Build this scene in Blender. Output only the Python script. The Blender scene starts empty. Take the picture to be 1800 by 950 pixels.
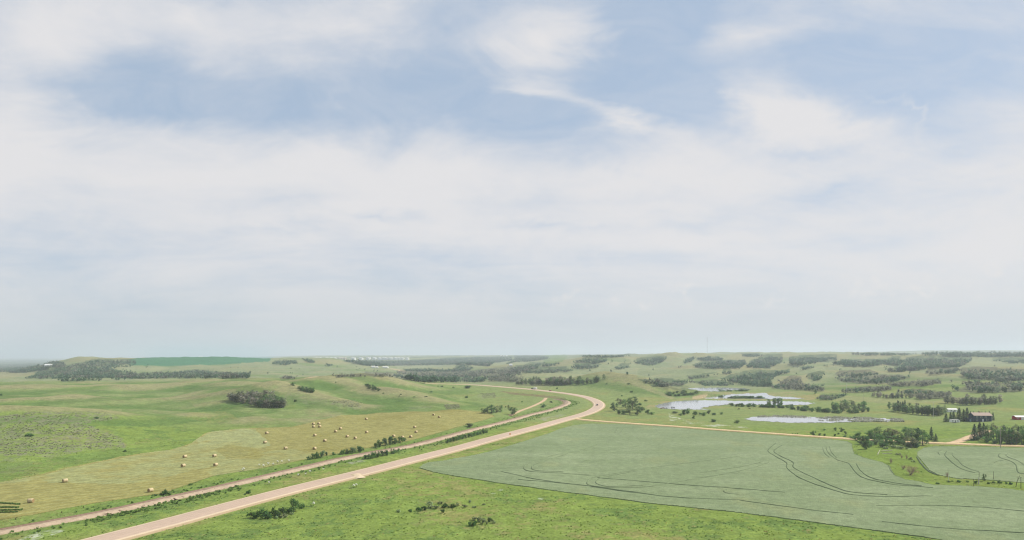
import bpy, math, random
import numpy as np
from mathutils import Vector, Matrix

rng = np.random.default_rng(7)
random.seed(7)
SC = bpy.context.scene
COL = SC.collection

# ------------------------------------------------------------------ camera, sky, sun, exposure
CAM_H, FPX, HOR = 57.0, 1203.0, 622.0          # eye height (m), focal length and eye-level row in photo pixels
cam_d = bpy.data.cameras.new("camera")
cam_d.sensor_width = 36.0
cam_d.lens = 36.0 * FPX / 1800.0
cam_d.shift_y = (HOR - 475.0) / 1800.0
cam_d.clip_start, cam_d.clip_end = 1.0, 120000.0
cam = bpy.data.objects.new("camera", cam_d)
COL.objects.link(cam)
cam.location = (0, 0, CAM_H)
cam.rotation_euler = (math.radians(90), 0, 0)
SC.camera = cam

SUN_AZ, SUN_EL = math.radians(70), math.radians(43)     # azimuth clockwise from the view direction (+Y)
sun_d = bpy.data.lights.new("sun", 'SUN')
sun_d.energy, sun_d.angle, sun_d.color = 5.0, math.radians(0.6), (1.0, 0.93, 0.82)
sun = bpy.data.objects.new("sun", sun_d)
COL.objects.link(sun)
sv = Vector((math.sin(SUN_AZ) * math.cos(SUN_EL), math.cos(SUN_AZ) * math.cos(SUN_EL), math.sin(SUN_EL)))
sun.rotation_euler = sv.to_track_quat('Z', 'Y').to_euler()
sun.location = (300, 100, 400)

vs = SC.view_settings
vs.view_transform, vs.look, vs.exposure, vs.gamma = 'Standard', 'None', 0.06, 1.0
vs.use_curve_mapping = False
SKY_STRENGTH = 0.1
HAZE_DENSITY = 0.000125
SC.cycles.use_denoising = True
SC.cycles.filter_width = 1.2
SC.cycles.max_bounces = 6
SC.cycles.volume_bounces = 1
SC.cycles.transparent_max_bounces = 8
SC.cycles.sample_clamp_indirect = 4.0


def build_world():
    w = bpy.data.worlds.new("World")
    SC.world = w
    w.use_nodes = True
    nt = w.node_tree
    nt.nodes.clear()
    N, L = nt.nodes.new, nt.links.new

    def math_(op, a, b=None, c=None, clamp=False):
        n = N('ShaderNodeMath'); n.operation = op; n.use_clamp = clamp
        for i, v in enumerate((a, b, c)):
            if v is None: continue
            if isinstance(v, (int, float)): n.inputs[i].default_value = v
            else: L(v, n.inputs[i])
        return n.outputs[0]

    def mix(f, a, b):
        n = N('ShaderNodeMix'); n.data_type = 'RGBA'; n.clamp_factor = True
        for k, v in ((0, f), (6, a), (7, b)):
            if isinstance(v, (int, float)): n.inputs[k].default_value = v
            elif isinstance(v, tuple): n.inputs[k].default_value = (*v, 1)
            else: L(v, n.inputs[k])
        return n.outputs[2]

    out = N('ShaderNodeOutputWorld')
    bg = N('ShaderNodeBackground'); bg.inputs[1].default_value = SKY_STRENGTH
    L(bg.outputs[0], out.inputs[0])
    sky = N('ShaderNodeTexSky'); sky.sky_type = 'NISHITA'; sky.sun_disc = False
    sky.sun_elevation, sky.sun_rotation = SUN_EL, SUN_AZ
    sky.altitude, sky.air_density, sky.dust_density, sky.ozone_density = 600, 1.0, 1.6, 1.0
    tc = N('ShaderNodeTexCoord')
    sp = N('ShaderNodeSeparateXYZ'); L(tc.outputs['Generated'], sp.inputs[0])
    X, Y, Z = sp.outputs
    # cloud sheet coordinates: the direction met on a level sheet overhead, and on the sky towards +Y
    zc = math_('MAXIMUM', Z, 0.02)
    yc = math_('MAXIMUM', Y, 0.15)
    a = math_('DIVIDE', X, yc); b = math_('DIVIDE', Z, yc)
    cv = N('ShaderNodeCombineXYZ'); L(a, cv.inputs[0]); L(b, cv.inputs[1])
    sx = math_('DIVIDE', X, math_('ADD', zc, 0.12)); sy = math_('DIVIDE', Y, math_('ADD', zc, 0.12))
    sheet = N('ShaderNodeCombineXYZ'); L(sx, sheet.inputs[0]); L(sy, sheet.inputs[1])

    def noise(vec, scale, detail, rough=0.55, dist=0.0, loc=(0, 0, 0), rot=0.0, sc=(1, 1, 1), col=False):
        m = N('ShaderNodeMapping'); m.inputs['Location'].default_value = loc
        m.inputs['Rotation'].default_value = (0, 0, rot); m.inputs['Scale'].default_value = sc
        L(vec, m.inputs[0])
        n = N('ShaderNodeTexNoise'); n.inputs['Scale'].default_value = scale
        n.inputs['Detail'].default_value = detail; n.inputs['Roughness'].default_value = rough
        n.inputs['Distortion'].default_value = dist
        L(m.outputs[0], n.inputs['Vector'])
        return n.outputs['Color' if col else 'Fac']

    # warp so that cloud edges become wispy
    wn = noise(cv.outputs[0], 5.5, 6, 0.62, 0.6, sc=(0.75, 1.3, 1), col=True)
    sub = N('ShaderNodeVectorMath'); sub.operation = 'SUBTRACT'; L(wn, sub.inputs[0]); sub.inputs[1].default_value = (0.5, 0.5, 0.5)
    scl = N('ShaderNodeVectorMath'); scl.operation = 'MULTIPLY'; L(sub.outputs[0], scl.inputs[0]); scl.inputs[1].default_value = (0.26, 0.12, 0)
    wv = N('ShaderNodeVectorMath'); wv.operation = 'ADD'; L(cv.outputs[0], wv.inputs[0]); L(scl.outputs[0], wv.inputs[1])

    def blob(px, py, rx, ry, rot, amp, acc):
        m = N('ShaderNodeMapping'); m.vector_type = 'TEXTURE'
        m.inputs['Location'].default_value = ((px - 900) / FPX, (HOR - py) / FPX, 0)
        m.inputs['Rotation'].default_value = (0, 0, math.radians(rot))
        m.inputs['Scale'].default_value = (rx / FPX, ry / FPX, 1)
        L(wv.outputs[0], m.inputs[0])
        g = N('ShaderNodeTexGradient'); g.gradient_type = 'QUADRATIC_SPHERE'
        L(m.outputs[0], g.inputs[0])
        return math_('MULTIPLY_ADD', g.outputs['Fac'], amp, acc)

    # white veil: thick low down, thinner higher up
    veil = N('ShaderNodeMapRange'); veil.interpolation_type = 'SMOOTHSTEP'
    L(b, veil.inputs[0])
    veil.inputs[1].default_value = 0.42; veil.inputs[2].default_value = 0.24
    veil.inputs[3].default_value = 0.22; veil.inputs[4].default_value = 0.74
    acc = veil.outputs[0]
    BL = [  # photo px, py, radii, tilt, amount (negative = blue gap)
        (60, 60, 330, 230, 0, 0.75), (330, 20, 420, 95, -6, 0.75), (620, 40, 330, 95, -8, 0.45), (0, 240, 170, 330, 0, 0.5),
        (235, 150, 250, 110, -12, -1.25), (430, 180, 400, 105, -8, -1.1), (680, 170, 360, 105, -4, -0.8), (780, 115, 260, 95, -6, -0.6), (770, 25, 170, 70, 0, -0.35),
        (950, 225, 380, 95, -8, -0.9), (600, 165, 75, 45, 50, 0.35),
        (950, 80, 150, 105, 0, 1.15), (1020, 60, 80, 55, 35, 0.3), (900, 152, 170, 34, 5, 0.6), (1090, 200, 330, 38, -20, 0.75),
        (1140, 90, 230, 200, 15, -1.0), (1190, 165, 230, 130, -20, -0.7), (1230, 30, 200, 70, 0, -0.5),
        (1360, 55, 170, 60, 5, 0.45), (1390, 190, 150, 100, -22, 1.15), (1330, 150, 120, 60, -20, 0.3), (1480, 225, 190, 44, -18, 0.5),
        (1620, 140, 400, 190, 0, -0.8), (1480, 110, 160, 60, -25, -0.3), (1580, 195, 130, 14, -40, 0.4), (1750, 90, 160, 60, 0, 0.4), (1640, 30, 220, 50, 0, 0.2),
        (1420, 262, 210, 20, -4, -0.3), (1480, 335, 280, 34, 4, -0.35), (1700, 260, 160, 40, 0, -0.3), (640, 382, 200, 22, -2, -0.55), (960, 396, 210, 18, -2, -0.5), (480, 405, 200, 24, -4, -0.4),
        (1180, 395, 260, 44, 6, -0.35), (60, 460, 330, 90, 0, -0.5), (250, 545, 560, 85, 0, -0.6), (820, 505, 420, 50, 0, -0.4), (40, 330, 200, 60, 0, -0.25), (1100, 455, 300, 30, 3, -0.25), (1500, 440, 260, 26, 3, -0.2),
        (500, 300, 520, 90, -3, 0.5), (1150, 305, 600, 45, 0, 0.35), (900, 320, 420, 60, -4, 0.3), (1650, 420, 400, 110, 0, 0.25)]
    for t in BL: acc = blob(*t, acc)
    n1 = noise(cv.outputs[0], 4.2, 8, 0.6, 0.5, rot=0.25, sc=(0.6, 1.7, 1), loc=(3.1, 0.4, 0))
    n2 = noise(sheet.outputs[0], 0.9, 8, 0.62, 0.9, rot=-0.5, sc=(0.55, 1.2, 1))
    n3 = noise(cv.outputs[0], 9.0, 8, 0.65, 0.8, rot=-0.35, sc=(0.6, 1.5, 1), loc=(1.7, 2.4, 0))
    acc = math_('MULTIPLY_ADD', math_('SUBTRACT', n1, 0.5), 1.7, acc)
    acc = math_('MULTIPLY_ADD', math_('SUBTRACT', n2, 0.5), 1.2, acc)
    acc = math_('MULTIPLY_ADD', math_('SUBTRACT', n3, 0.5), 0.9, acc)
    dens = N('ShaderNodeMapRange'); dens.interpolation_type = 'SMOOTHSTEP'
    L(acc, dens.inputs[0])
    dens.inputs[1].default_value = -0.5; dens.inputs[2].default_value = 1.15
    dens.inputs[3].default_value = 0.06; dens.inputs[4].default_value = 1.0
    wisps = math_('MULTIPLY', math_('SUBTRACT', n3, 0.36, clamp=True), 0.75)          # thin streaks across the blue gaps
    dens_all = math_('MAXIMUM', dens.outputs[0], math_('ADD', wisps, 0.04))
    # far cumulus heads low over the horizon
    cn = noise(cv.outputs[0], 26, 6, 0.6, 0.2, sc=(1, 1.25, 1), loc=(0.3, 0.1, 0))
    cb = math_('MULTIPLY', math_('SUBTRACT', cn, 0.52, clamp=True), 4.0, clamp=True)
    band = None
    for (px, py, rx, ry) in ((1210, 508, 60, 36), (1020, 526, 60, 24), (1120, 525, 60, 30), (1370, 520, 80, 28), (1480, 500, 60, 30), (1560, 498, 50, 34), (1600, 515, 130, 26), (1720, 490, 110, 40), (760, 550, 60, 14)):
        m = N('ShaderNodeMapping'); m.vector_type = 'TEXTURE'
        m.inputs['Location'].default_value = ((px - 900) / FPX, (HOR - py) / FPX, 0)
        m.inputs['Scale'].default_value = (rx / FPX, ry / FPX, 1); L(cv.outputs[0], m.inputs[0])
        g = N('ShaderNodeTexGradient'); g.gradient_type = 'SPHERICAL'; L(m.outputs[0], g.inputs[0])
        band = g.outputs['Fac'] if band is None else math_('MAXIMUM', band, g.outputs['Fac'])
    cum = math_('MULTIPLY', math_('MULTIPLY', cb, math_('MULTIPLY', band, 2.2, clamp=True)), 0.95)

    k = 1.0 / SKY_STRENGTH
    tint = N('ShaderNodeMix'); tint.data_type = 'RGBA'; tint.blend_type = 'MULTIPLY'; tint.inputs[0].default_value = 1
    L(sky.outputs[0], tint.inputs[6]); tint.inputs[7].default_value = (*SKY_TINT, 1)
    zen = N('ShaderNodeMapRange'); zen.interpolation_type = 'SMOOTHSTEP'; L(Z, zen.inputs[0])
    zen.inputs[1].default_value = 0.45; zen.inputs[2].default_value = 0.75; zen.inputs[3].default_value = 0.72; zen.inputs[4].default_value = 0.1
    blue = mix(zen.outputs[0], tint.outputs[2], tuple(c * k for c in (0.43, 0.55, 0.71)))      # thin high cirrostratus, faded out in the unseen sky overhead to cut fill light
    white = tuple(c * k for c in CLOUD)
    c = mix(dens_all, blue, white)
    low = N('ShaderNodeMapRange'); low.interpolation_type = 'SMOOTHSTEP'; L(b, low.inputs[0])
    low.inputs[1].default_value = 0.15; low.inputs[2].default_value = 0.0; low.inputs[3].default_value = 0; low.inputs[4].default_value = 0.65
    c = mix(low.outputs[0], c, tuple(q * k for q in LOWSKY))
    c = mix(cum, c, tuple(q * k for q in (0.80, 0.765, 0.75)))
    L(c, bg.inputs[0])


SKY_TINT = (1.0, 1.0, 1.0)
CLOUD = (0.742, 0.735, 0.75)
LOWSKY = (0.52, 0.575, 0.62)
build_world()

# ------------------------------------------------------------------ numeric helpers
_perm = np.random.default_rng(3).permutation(256)
_perm = np.concatenate([_perm, _perm, _perm])
_ga = np.random.default_rng(4).uniform(0, 2 * np.pi, 256)
_gx, _gy = np.cos(_ga), np.sin(_ga)


def pnoise(x, y):
    xi = np.floor(x).astype(np.int64); yi = np.floor(y).astype(np.int64)
    xf = x - xi; yf = y - yi
    u = xf * xf * xf * (xf * (xf * 6 - 15) + 10); v = yf * yf * yf * (yf * (yf * 6 - 15) + 10)
    def g(ix, iy, dx, dy):
        h = _perm[_perm[ix & 255] + (iy & 255)]
        return _gx[h] * dx + _gy[h] * dy
    n00 = g(xi, yi, xf, yf); n10 = g(xi + 1, yi, xf - 1, yf)
    n01 = g(xi, yi + 1, xf, yf - 1); n11 = g(xi + 1, yi + 1, xf - 1, yf - 1)
    return ((n00 * (1 - u) + n10 * u) * (1 - v) + (n01 * (1 - u) + n11 * u) * v) * 1.5


def fbm(x, y, oct=4, gain=0.5):
    s = 0; a = 1.0; t = 0
    for o in range(oct):
        s = s + a * pnoise(x + 17.3 * o, y - 9.1 * o); t += a
        x = x * 2.03; y = y * 2.03; a *= gain
    return s / t


def sstep(x, a, b):
    t = np.clip((x - a) / (b - a), 0, 1)
    return t * t * (3 - 2 * t)


def pchip(x, y, xi):
    x = np.asarray(x, float); y = np.asarray(y, float)
    h = np.diff(x); dl = np.diff(y, axis=0) / (h if y.ndim == 1 else h[:, None])
    m = np.zeros_like(y)
    hh = h if y.ndim == 1 else h[:, None]
    w1 = 2 * hh[1:] + hh[:-1]; w2 = hh[1:] + 2 * hh[:-1]
    same = dl[:-1] * dl[1:] > 0
    with np.errstate(all='ignore'):
        mm = (w1 + w2) / (w1 / dl[:-1] + w2 / dl[1:])
    m[1:-1] = np.where(same, mm, 0)
    m[0], m[-1] = dl[0], dl[-1]
    k = np.clip(np.searchsorted(x, xi) - 1, 0, len(x) - 2)
    t = (xi - x[k]) / h[k]
    if y.ndim > 1: t = t[:, None]
    H = h[k] if y.ndim == 1 else h[k][:, None]
    t2, t3 = t * t, t * t * t
    return (2 * t3 - 3 * t2 + 1) * y[k] + (t3 - 2 * t2 + t) * H * m[k] + (-2 * t3 + 3 * t2) * y[k + 1] + (t3 - t2) * H * m[k + 1]


# ------------------------------------------------------------------ the lie of the land: height (m) along bearings, by distance
LAND = {
    0: [(60, 0), (209, 0), (258, 1.7), (293, 2), (350, 5), (420, 9), (480, 12.8), (540, 11.3), (650, 12), (800, 14), (950, 15), (1000, 15), (1300, 4), (1600, -1), (2200, -10), (3500, -22), (6000, -35), (12000, -40), (40000, -40)],
    150: [(60, 0), (209, 0), (258, 0.6), (310, 1), (370, 3), (440, 8), (490, 11), (550, 9), (650, 10), (800, 12), (1000, 14.5), (1040, 14.5), (1300, 6), (1500, 7), (1800, 15), (2200, 30), (2400, 37), (3300, -10), (6000, -30), (12000, -38), (40000, -40)],
    300: [(60, 0), (209, 0), (300, 0), (375, 0.6), (430, 2.3), (500, 5.6), (560, 5.6), (650, 6.8), (750, 8.4), (900, 11.4), (1050, 13.6), (1100, 14.3), (1300, 7), (1600, 7), (1900, 12.8), (2200, 24), (2500, 34), (2700, 39.5), (3600, 0), (6000, -20), (12000, -25), (40000, -30)],
    450: [(60, 0), (209, 0), (330, 0), (400, 0.5), (500, 3.8), (600, 9), (750, 17.7), (820, 17), (950, 17), (1100, 17.9), (1300, 9), (1600, 9), (2000, 13.8), (2400, 25), (2700, 38), (3600, 0), (6000, -5), (12000, 0), (40000, 0)],
    550: [(60, 0), (209, 0), (372, 1), (438, 2), (550, 4), (620, 7.5), (700, 11.6), (760, 14), (800, 16.8), (880, 15), (1000, 21.5), (1300, 7), (1700, 4), (2100, 16.9), (2500, 31), (2650, 42), (3500, -5), (4500, 17), (6000, 22), (8000, 28), (12000, 30), (40000, 30)],
    640: [(60, 0), (209, 0), (394, 2), (559, 4), (590, 5), (680, 7.3), (780, 9.7), (860, 13.4), (960, 23.8), (1200, 8), (1600, -2), (2100, 4.6), (2500, 15.4), (2650, 17), (3300, -8), (4500, 17), (6000, 22), (8000, 30), (12000, 31), (40000, 30)],
    750: [(60, 0), (209, 0), (430, 1.5), (600, 6), (700, 5.8), (800, 5.3), (900, 6.3), (1000, 10.3), (1080, 13), (1150, 11), (1400, -2), (1700, -6), (2200, -8), (2800, -5), (3500, 2), (4500, 16), (6000, 28), (7000, 32), (12000, 33), (40000, 33)],
    850: [(60, 0), (209, 0), (517, 2), (613, 5), (720, 3), (820, 2.5), (900, 2.5), (1000, 3.8), (1100, 6), (1150, 5), (1400, -1), (1700, -3), (2200, 0), (2800, 1), (3500, 6), (4500, 16), (6000, 31), (7000, 34), (12000, 35), (40000, 35)],
    950: [(60, 0), (209, 0), (509, 2), (600, 1), (700, 1), (830, 3), (980, 5), (1080, 7), (1250, 12), (1300, 12), (1500, 5), (1800, 8), (2200, 5), (2800, 10), (3500, 16), (4500, 26), (5500, 36), (6500, 38), (12000, 38), (40000, 38)],
    1060: [(60, 0), (209, 0), (570, 0), (760, 1), (850, 2.5), (950, 6), (1050, 10), (1130, 15.5), (1230, 4), (1340, 1), (1600, 0), (1900, 12), (2300, 22), (2900, 28), (3600, 36), (4500, 45), (6000, 46), (40000, 46)],
    1130: [(60, 0), (209, 0), (700, 0), (850, 0.8), (920, 5), (990, 11), (1050, 15), (1140, 2), (1250, -1), (1500, -2), (1900, 5), (2300, 15), (2700, 30), (3300, 42), (4200, 48), (6000, 50), (40000, 50)],
    1200: [(60, 0), (209, 0), (700, 0), (850, 0), (920, -0.5), (1000, -1), (1200, -1), (1500, 3), (1900, 10), (2300, 18), (2700, 32), (3300, 46), (4000, 53), (5000, 60), (7000, 60), (40000, 60)],
    1350: [(60, 0), (209, 0), (700, 0), (1000, -1), (1150, -1), (1350, 2), (1600, 6), (2000, 14), (2400, 20), (2800, 36), (3300, 50), (4000, 60), (6000, 62), (40000, 60)],
    1500: [(60, 0), (209, 0), (480, 0), (600, 0), (700, 0), (850, 1), (1000, 4), (1200, 4), (1400, 8), (1700, 12), (2000, 18), (2400, 22), (2800, 40), (3400, 54), (4000, 60), (5000, 63), (9000, 74), (40000, 70)],
    1650: [(60, 0), (209, 0), (500, 0), (600, 0), (700, 2), (850, 5), (950, 9), (1100, 9), (1350, 12), (1700, 18), (2100, 24), (2500, 32), (3000, 44), (4000, 44), (6000, 60), (8000, 97), (12000, 95), (40000, 80)],
    1800: [(60, 0), (209, 0), (430, 1), (520, 2), (600, 2), (720, 4), (850, 9), (1000, 12), (1300, 16), (1700, 22), (2100, 30), (2500, 38), (3000, 44), (4000, 45), (6000, 62), (8000, 100), (12000, 97), (40000, 80)],
}
LAND[-300] = LAND[0]; LAND[2100] = LAND[1800]
LG = np.linspace(math.log(15), math.log(40000), 760)
PXG = np.linspace(-300, 2100, 481)
cols = sorted(LAND)
prof = []
for c in cols:
    a = np.array([(15, 0)] + LAND[c], float)
    prof.append(pchip(np.log(a[:, 0]), a[:, 1], LG))
BASE = pchip(np.array(cols, float), np.array(prof), PXG)          # [px, logd]


def blur1(a, s, ax):
    r = int(3 * s); k = np.exp(-0.5 * (np.arange(-r, r + 1) / s) ** 2); k /= k.sum()
    p = np.pad(a, [(r, r) if i == ax else (0, 0) for i in range(2)], mode='edge')
    return sum(k[i] * np.take(p, np.arange(i, i + a.shape[ax]), axis=ax) for i in range(2 * r + 1))


BASE = blur1(blur1(BASE, 3.5, 0), 2.0, 1)
KNOLLS = [(110, 470, 45, 2.2), (30, 500, 30, 1.5), (540, 800, 35, 3), (470, 745, 40, 2.5), (655, 930, 50, 3),
          (1175, 2620, 70, 9), (1228, 2700, 80, 7), (1045, 2250, 120, 7), (1020, 2500, 120, 6), (1500, 1800, 90, 5), (1560, 1250, 60, 3), (1650, 1300, 70, 4),
          (1590, 1000, 55, 2.5), (1490, 1050, 45, 2), (1720, 1150, 60, 3), (1330, 1900, 110, 5), (180, 2380, 150, 6), (540, 2620, 140, 5)]


SPURS = [  # long rounded swells: (bearing, distance) to (bearing, distance), half width, height
    (490, 735, 640, 640, 24, 7.5), (550, 890, 720, 735, 28, 10.0), (600, 985, 730, 940, 42, 5.0), (400, 900, 480, 850, 40, 5.0), (330, 980, 240, 860, 45, 4.0),
    (-40, 470, 190, 500, 30, 6.5), (250, 585, 345, 545, 22, 3.0), (120, 690, 20, 640, 30, 3.5), (180, 900, 60, 820, 40, 4.0), (700, 800, 780, 700, 26, 3.5),
    (1068, 1090, 1172, 955, 40, 14.0), (1020, 1130, 1075, 1085, 40, 3.0),
    (1175, 2460, 1180, 2740, 55, 17), (1232, 2560, 1240, 2800, 60, 14), (1120, 2300, 1090, 2700, 90, 12), (1300, 2450, 1320, 2950, 90, 16), (1380, 2500, 1385, 2900, 60, 10),
    (1450, 2350, 1465, 2850, 90, 16), (1530, 2400, 1560, 2800, 80, 12), (1610, 2250, 1650, 2700, 90, 15), (1715, 2400, 1740, 2800, 80, 15), (1790, 2300, 1800, 2700, 90, 12),
    (1560, 1900, 1480, 1750, 70, 9), (1650, 1950, 1720, 1800, 80, 9), (1480, 1480, 1600, 1380, 50, 8), (1640, 1230, 1760, 1130, 45, 7), (1350, 1800, 1280, 1700, 80, 9), (1250, 1950, 1160, 1900, 90, 9),
    (1590, 1010, 1500, 1060, 40, 4), (1020, 2250, 960, 2050, 90, 12), (1050, 2650, 1000, 2500, 90, 12), (880, 2300, 920, 2600, 110, 12), (780, 2500, 840, 2900, 120, 12),
    (1420, 1420, 1380, 1250, 45, 5), (1790, 1500, 1720, 1420, 60, 8), (420, 2300, 380, 2600, 110, 8), (560, 2250, 600, 2500, 90, 8), (170, 2200, 240, 2350, 110, 7)]


def uv_of(x, y):
    r = np.hypot(x, y)
    th = np.clip(np.arctan2(x, y), -math.radians(44.9), math.radians(44.9))
    return 900 + FPX * np.tan(th), np.maximum(r * np.cos(th), 16.0)


def grid_sample(px, d):
    fi = np.clip((px + 300) / 5.0, 0, 479.999); fj = np.clip((np.log(d) - LG[0]) / (LG[1] - LG[0]), 0, len(LG) - 1.001)
    i = fi.astype(int); j = fj.astype(int); u = fi - i; v = fj - j
    return (BASE[i, j] * (1 - u) * (1 - v) + BASE[i + 1, j] * u * (1 - v) + BASE[i, j + 1] * (1 - u) * v + BASE[i + 1, j + 1] * u * v)


def spur_field(x, y):
    """1 along the crests of the swells, falling to 0 beyond their feet"""
    f = np.zeros(x.shape)
    for (pa, da, pb, db, s, h) in SPURS:
        ax, bx_ = (pa - 900) / FPX * da, (pb - 900) / FPX * db
        L2 = (bx_ - ax) ** 2 + (db - da) ** 2
        m = np.nonzero((np.abs(x - (ax + bx_) / 2) < abs(bx_ - ax) / 2 + 3.5 * s) & (np.abs(y - (da + db) / 2) < abs(db - da) / 2 + 3.5 * s))[0]
        if not len(m): continue
        t = np.clip(((x[m] - ax) * (bx_ - ax) + (y[m] - da) * (db - da)) / L2, 0, 1)
        q = np.hypot(x[m] - ax - t * (bx_ - ax), y[m] - da - t * (db - da)) / s
        f[m] = np.maximum(f[m], np.exp(-np.abs(q) ** 1.7 / 1.6))
    return f


def base_h(x, y):
    x = np.asarray(x, float); y = np.asarray(y, float)
    px, d = uv_of(x, y)
    z = grid_sample(px, d) - (x * x + y * y) / (2 * 6.371e6)
    for (kp, kd, s, h) in KNOLLS:
        kx = (kp - 900) / FPX * kd
        z = z + h * np.exp(-((x - kx) ** 2 + (y - kd) ** 2) / (2 * s * s))
    wx = x + 0; wy = y
    for (pa, da, pb, db, s, h) in SPURS:
        ax, bx_ = (pa - 900) / FPX * da, (pb - 900) / FPX * db
        L2 = (bx_ - ax) ** 2 + (db - da) ** 2
        m = np.nonzero((np.abs(x - (ax + bx_) / 2) < abs(bx_ - ax) / 2 + 3.5 * s) & (np.abs(y - (da + db) / 2) < abs(db - da) / 2 + 3.5 * s))[0]
        if not len(m): continue
        t = np.clip(((x[m] - ax) * (bx_ - ax) + (y[m] - da) * (db - da)) / L2, 0, 1)
        q = np.hypot(x[m] - ax - t * (bx_ - ax), y[m] - da - t * (db - da)) / s
        z[m] += h * (1 - .35 * t) * np.exp(-np.abs(q) ** 1.7 / 1.6)
    return z


ROADS = []       # (points xyz, half width) that the ground is levelled to
PONDS = []       # (polygon in bearing/log distance, level)


def road_dist(x, y, reach=40.0):
    """distance to the nearest levelled line (capped) and the height of that line there"""
    best = np.full(x.shape, reach); zz = np.zeros_like(x)
    for pts, hw in ROADS:
        lo, hi = pts.min(0) - reach, pts.max(0) + reach
        idx = np.nonzero((x > lo[0]) & (x < hi[0]) & (y > lo[1]) & (y < hi[1]))[0]
        for s in range(0, len(idx), 60000):
            q = idx[s:s + 60000]
            A, B = pts[:-1], pts[1:]
            ab = B[:, :2] - A[:, :2]; L2 = (ab ** 2).sum(1)
            ax = x[q][:, None] - A[None, :, 0]; ay = y[q][:, None] - A[None, :, 1]
            t = np.clip((ax * ab[None, :, 0] + ay * ab[None, :, 1]) / L2[None, :], 0, 1)
            dd = np.hypot(ax - t * ab[None, :, 0], ay - t * ab[None, :, 1])
            k = dd.argmin(1); r = np.arange(len(q))
            dm = np.maximum(dd[r, k] - hw, 0)
            zl = A[k, 2] + t[r, k] * (B[k, 2] - A[k, 2])
            up = dm < best[q]
            best[q[up]] = dm[up]; zz[q[up]] = zl[up]
    return best, zz


def rough_h(x, y):
    px, d = uv_of(x, y)
    left = sstep(px, 960, 760)
    a1 = left * sstep(d, 430, 640) * 5.5 + (1 - left) * sstep(d, 1150, 1500) * 2.4
    a2 = sstep(d, 1250, 2000) * 14
    a3 = sstep(d, 4500, 8000) * 9
    a4 = (1 - left) * sstep(d, 1180, 1500) * sstep(d, 5200, 3800) * 22 + left * sstep(d, 1350, 1700) * sstep(d, 4200, 3000) * 6
    z = a1 * fbm(x / 95, y / 95, 3) + a2 * fbm(x / 330 + 5, y / 330, 3) + a3 * fbm(x / 2300, y / 2300 + 3, 3) + a4 * (0.30 - np.abs(fbm(x / 240 + 11, y / 190, 3)))
    near = sstep(d, 700, 300)
    z = z + near * (0.16 * fbm(x / 9, y / 9, 3) + 0.35 * fbm(x / 45, y / 45 + 8, 2)) * sstep(d, 60, 150)
    return z


def ground_h(x, y):
    x = np.atleast_1d(np.asarray(x, float)); y = np.atleast_1d(np.asarray(y, float))
    z0 = base_h(x, y)
    dm, zl = road_dist(x, y)
    k = sstep(dm, 2.0, 30.0)
    z = z0 + rough_h(x, y) * k
    lv = sstep(dm, 9.0, 1.5)
    z = z * (1 - lv) + (zl - 0.45) * lv
    for poly, lev in PONDS:
        px, d = uv_of(x, y)
        ins = in_poly(px, np.log(d), poly)
        z = np.where(ins, lev - 0.6, z)
    return z


def in_poly(px, ld, poly):
    P = np.asarray(poly)
    res = np.zeros(px.shape, bool)
    m = (px >= P[:, 0].min()) & (px <= P[:, 0].max()) & (ld >= P[:, 1].min()) & (ld <= P[:, 1].max())
    if not m.any(): return res
    x, y = px[m], ld[m]; c = np.zeros(x.shape, bool); j = len(P) - 1
    for i in range(len(P)):
        xi, yi, xj, yj = P[i, 0], P[i, 1], P[j, 0], P[j, 1]
        if yi != yj:
            c ^= ((yi > y) != (yj > y)) & (x < (xj - xi) * (y - yi) / (yj - yi) + xi)
        j = i
    res[m] = c
    return res


DS = np.exp(np.linspace(math.log(120), math.log(34000), 2600))


def hit(px, py, hfun=None):
    """where the line of sight towards a spot of the photo meets the ground"""
    hfun = hfun or base_h
    px = np.atleast_1d(np.asarray(px, float)); py = np.atleast_1d(np.asarray(py, float))
    out = np.zeros((len(px), 3))
    CH = 400
    for s in range(0, len(px), CH):
        a = (px[s:s + CH, None] - 900) / FPX; b = (py[s:s + CH, None] - HOR) / FPX
        X = a * DS[None, :]; Y = np.broadcast_to(DS[None, :], X.shape)
        zr = CAM_H - b * DS[None, :]
        below = hfun(X.ravel(), Y.ravel()).reshape(X.shape) - zr
        k = np.argmax(below >= 0, axis=1); none = ~(below >= 0).any(axis=1)
        k = np.maximum(k, 1); k[none] = len(DS) - 1
        r = np.arange(X.shape[0])
        f0, f1 = below[r, k - 1], below[r, k]
        t = np.where(none, 1.0, np.clip(-f0 / np.where(f1 - f0 == 0, 1, f1 - f0), 0, 1))
        d = DS[k - 1] + t * (DS[k] - DS[k - 1])
        out[s:s + CH, 0] = a[:, 0] * d; out[s:s + CH, 1] = d; out[s:s + CH, 2] = CAM_H - b[:, 0] * d
    return out


def dens_line(pts, step=6.0, closed=False):
    P = [np.array(p, float) for p in pts]
    if closed: P.append(P[0])
    o = []
    for a, b in zip(P[:-1], P[1:]):
        n = max(1, int(np.hypot(*(b - a)) / step))
        o += [a + (b - a) * i / n for i in range(n)]
    if not closed: o.append(P[-1])
    return np.array(o)


def catmull(P, n=8):
    P = np.asarray(P, float)
    Q = np.vstack([2 * P[0] - P[1], P, 2 * P[-1] - P[-2]])
    o = []
    for i in range(1, len(Q) - 2):
        p0, p1, p2, p3 = Q[i - 1], Q[i], Q[i + 1], Q[i + 2]
        for t in np.linspace(0, 1, n, endpoint=False):
            o.append(0.5 * (2 * p1 + (p2 - p0) * t + (2 * p0 - 5 * p1 + 4 * p2 - p3) * t * t + (3 * p1 - p0 - 3 * p2 + p3) * t ** 3))
    o.append(P[-1])
    return np.array(o)


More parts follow.
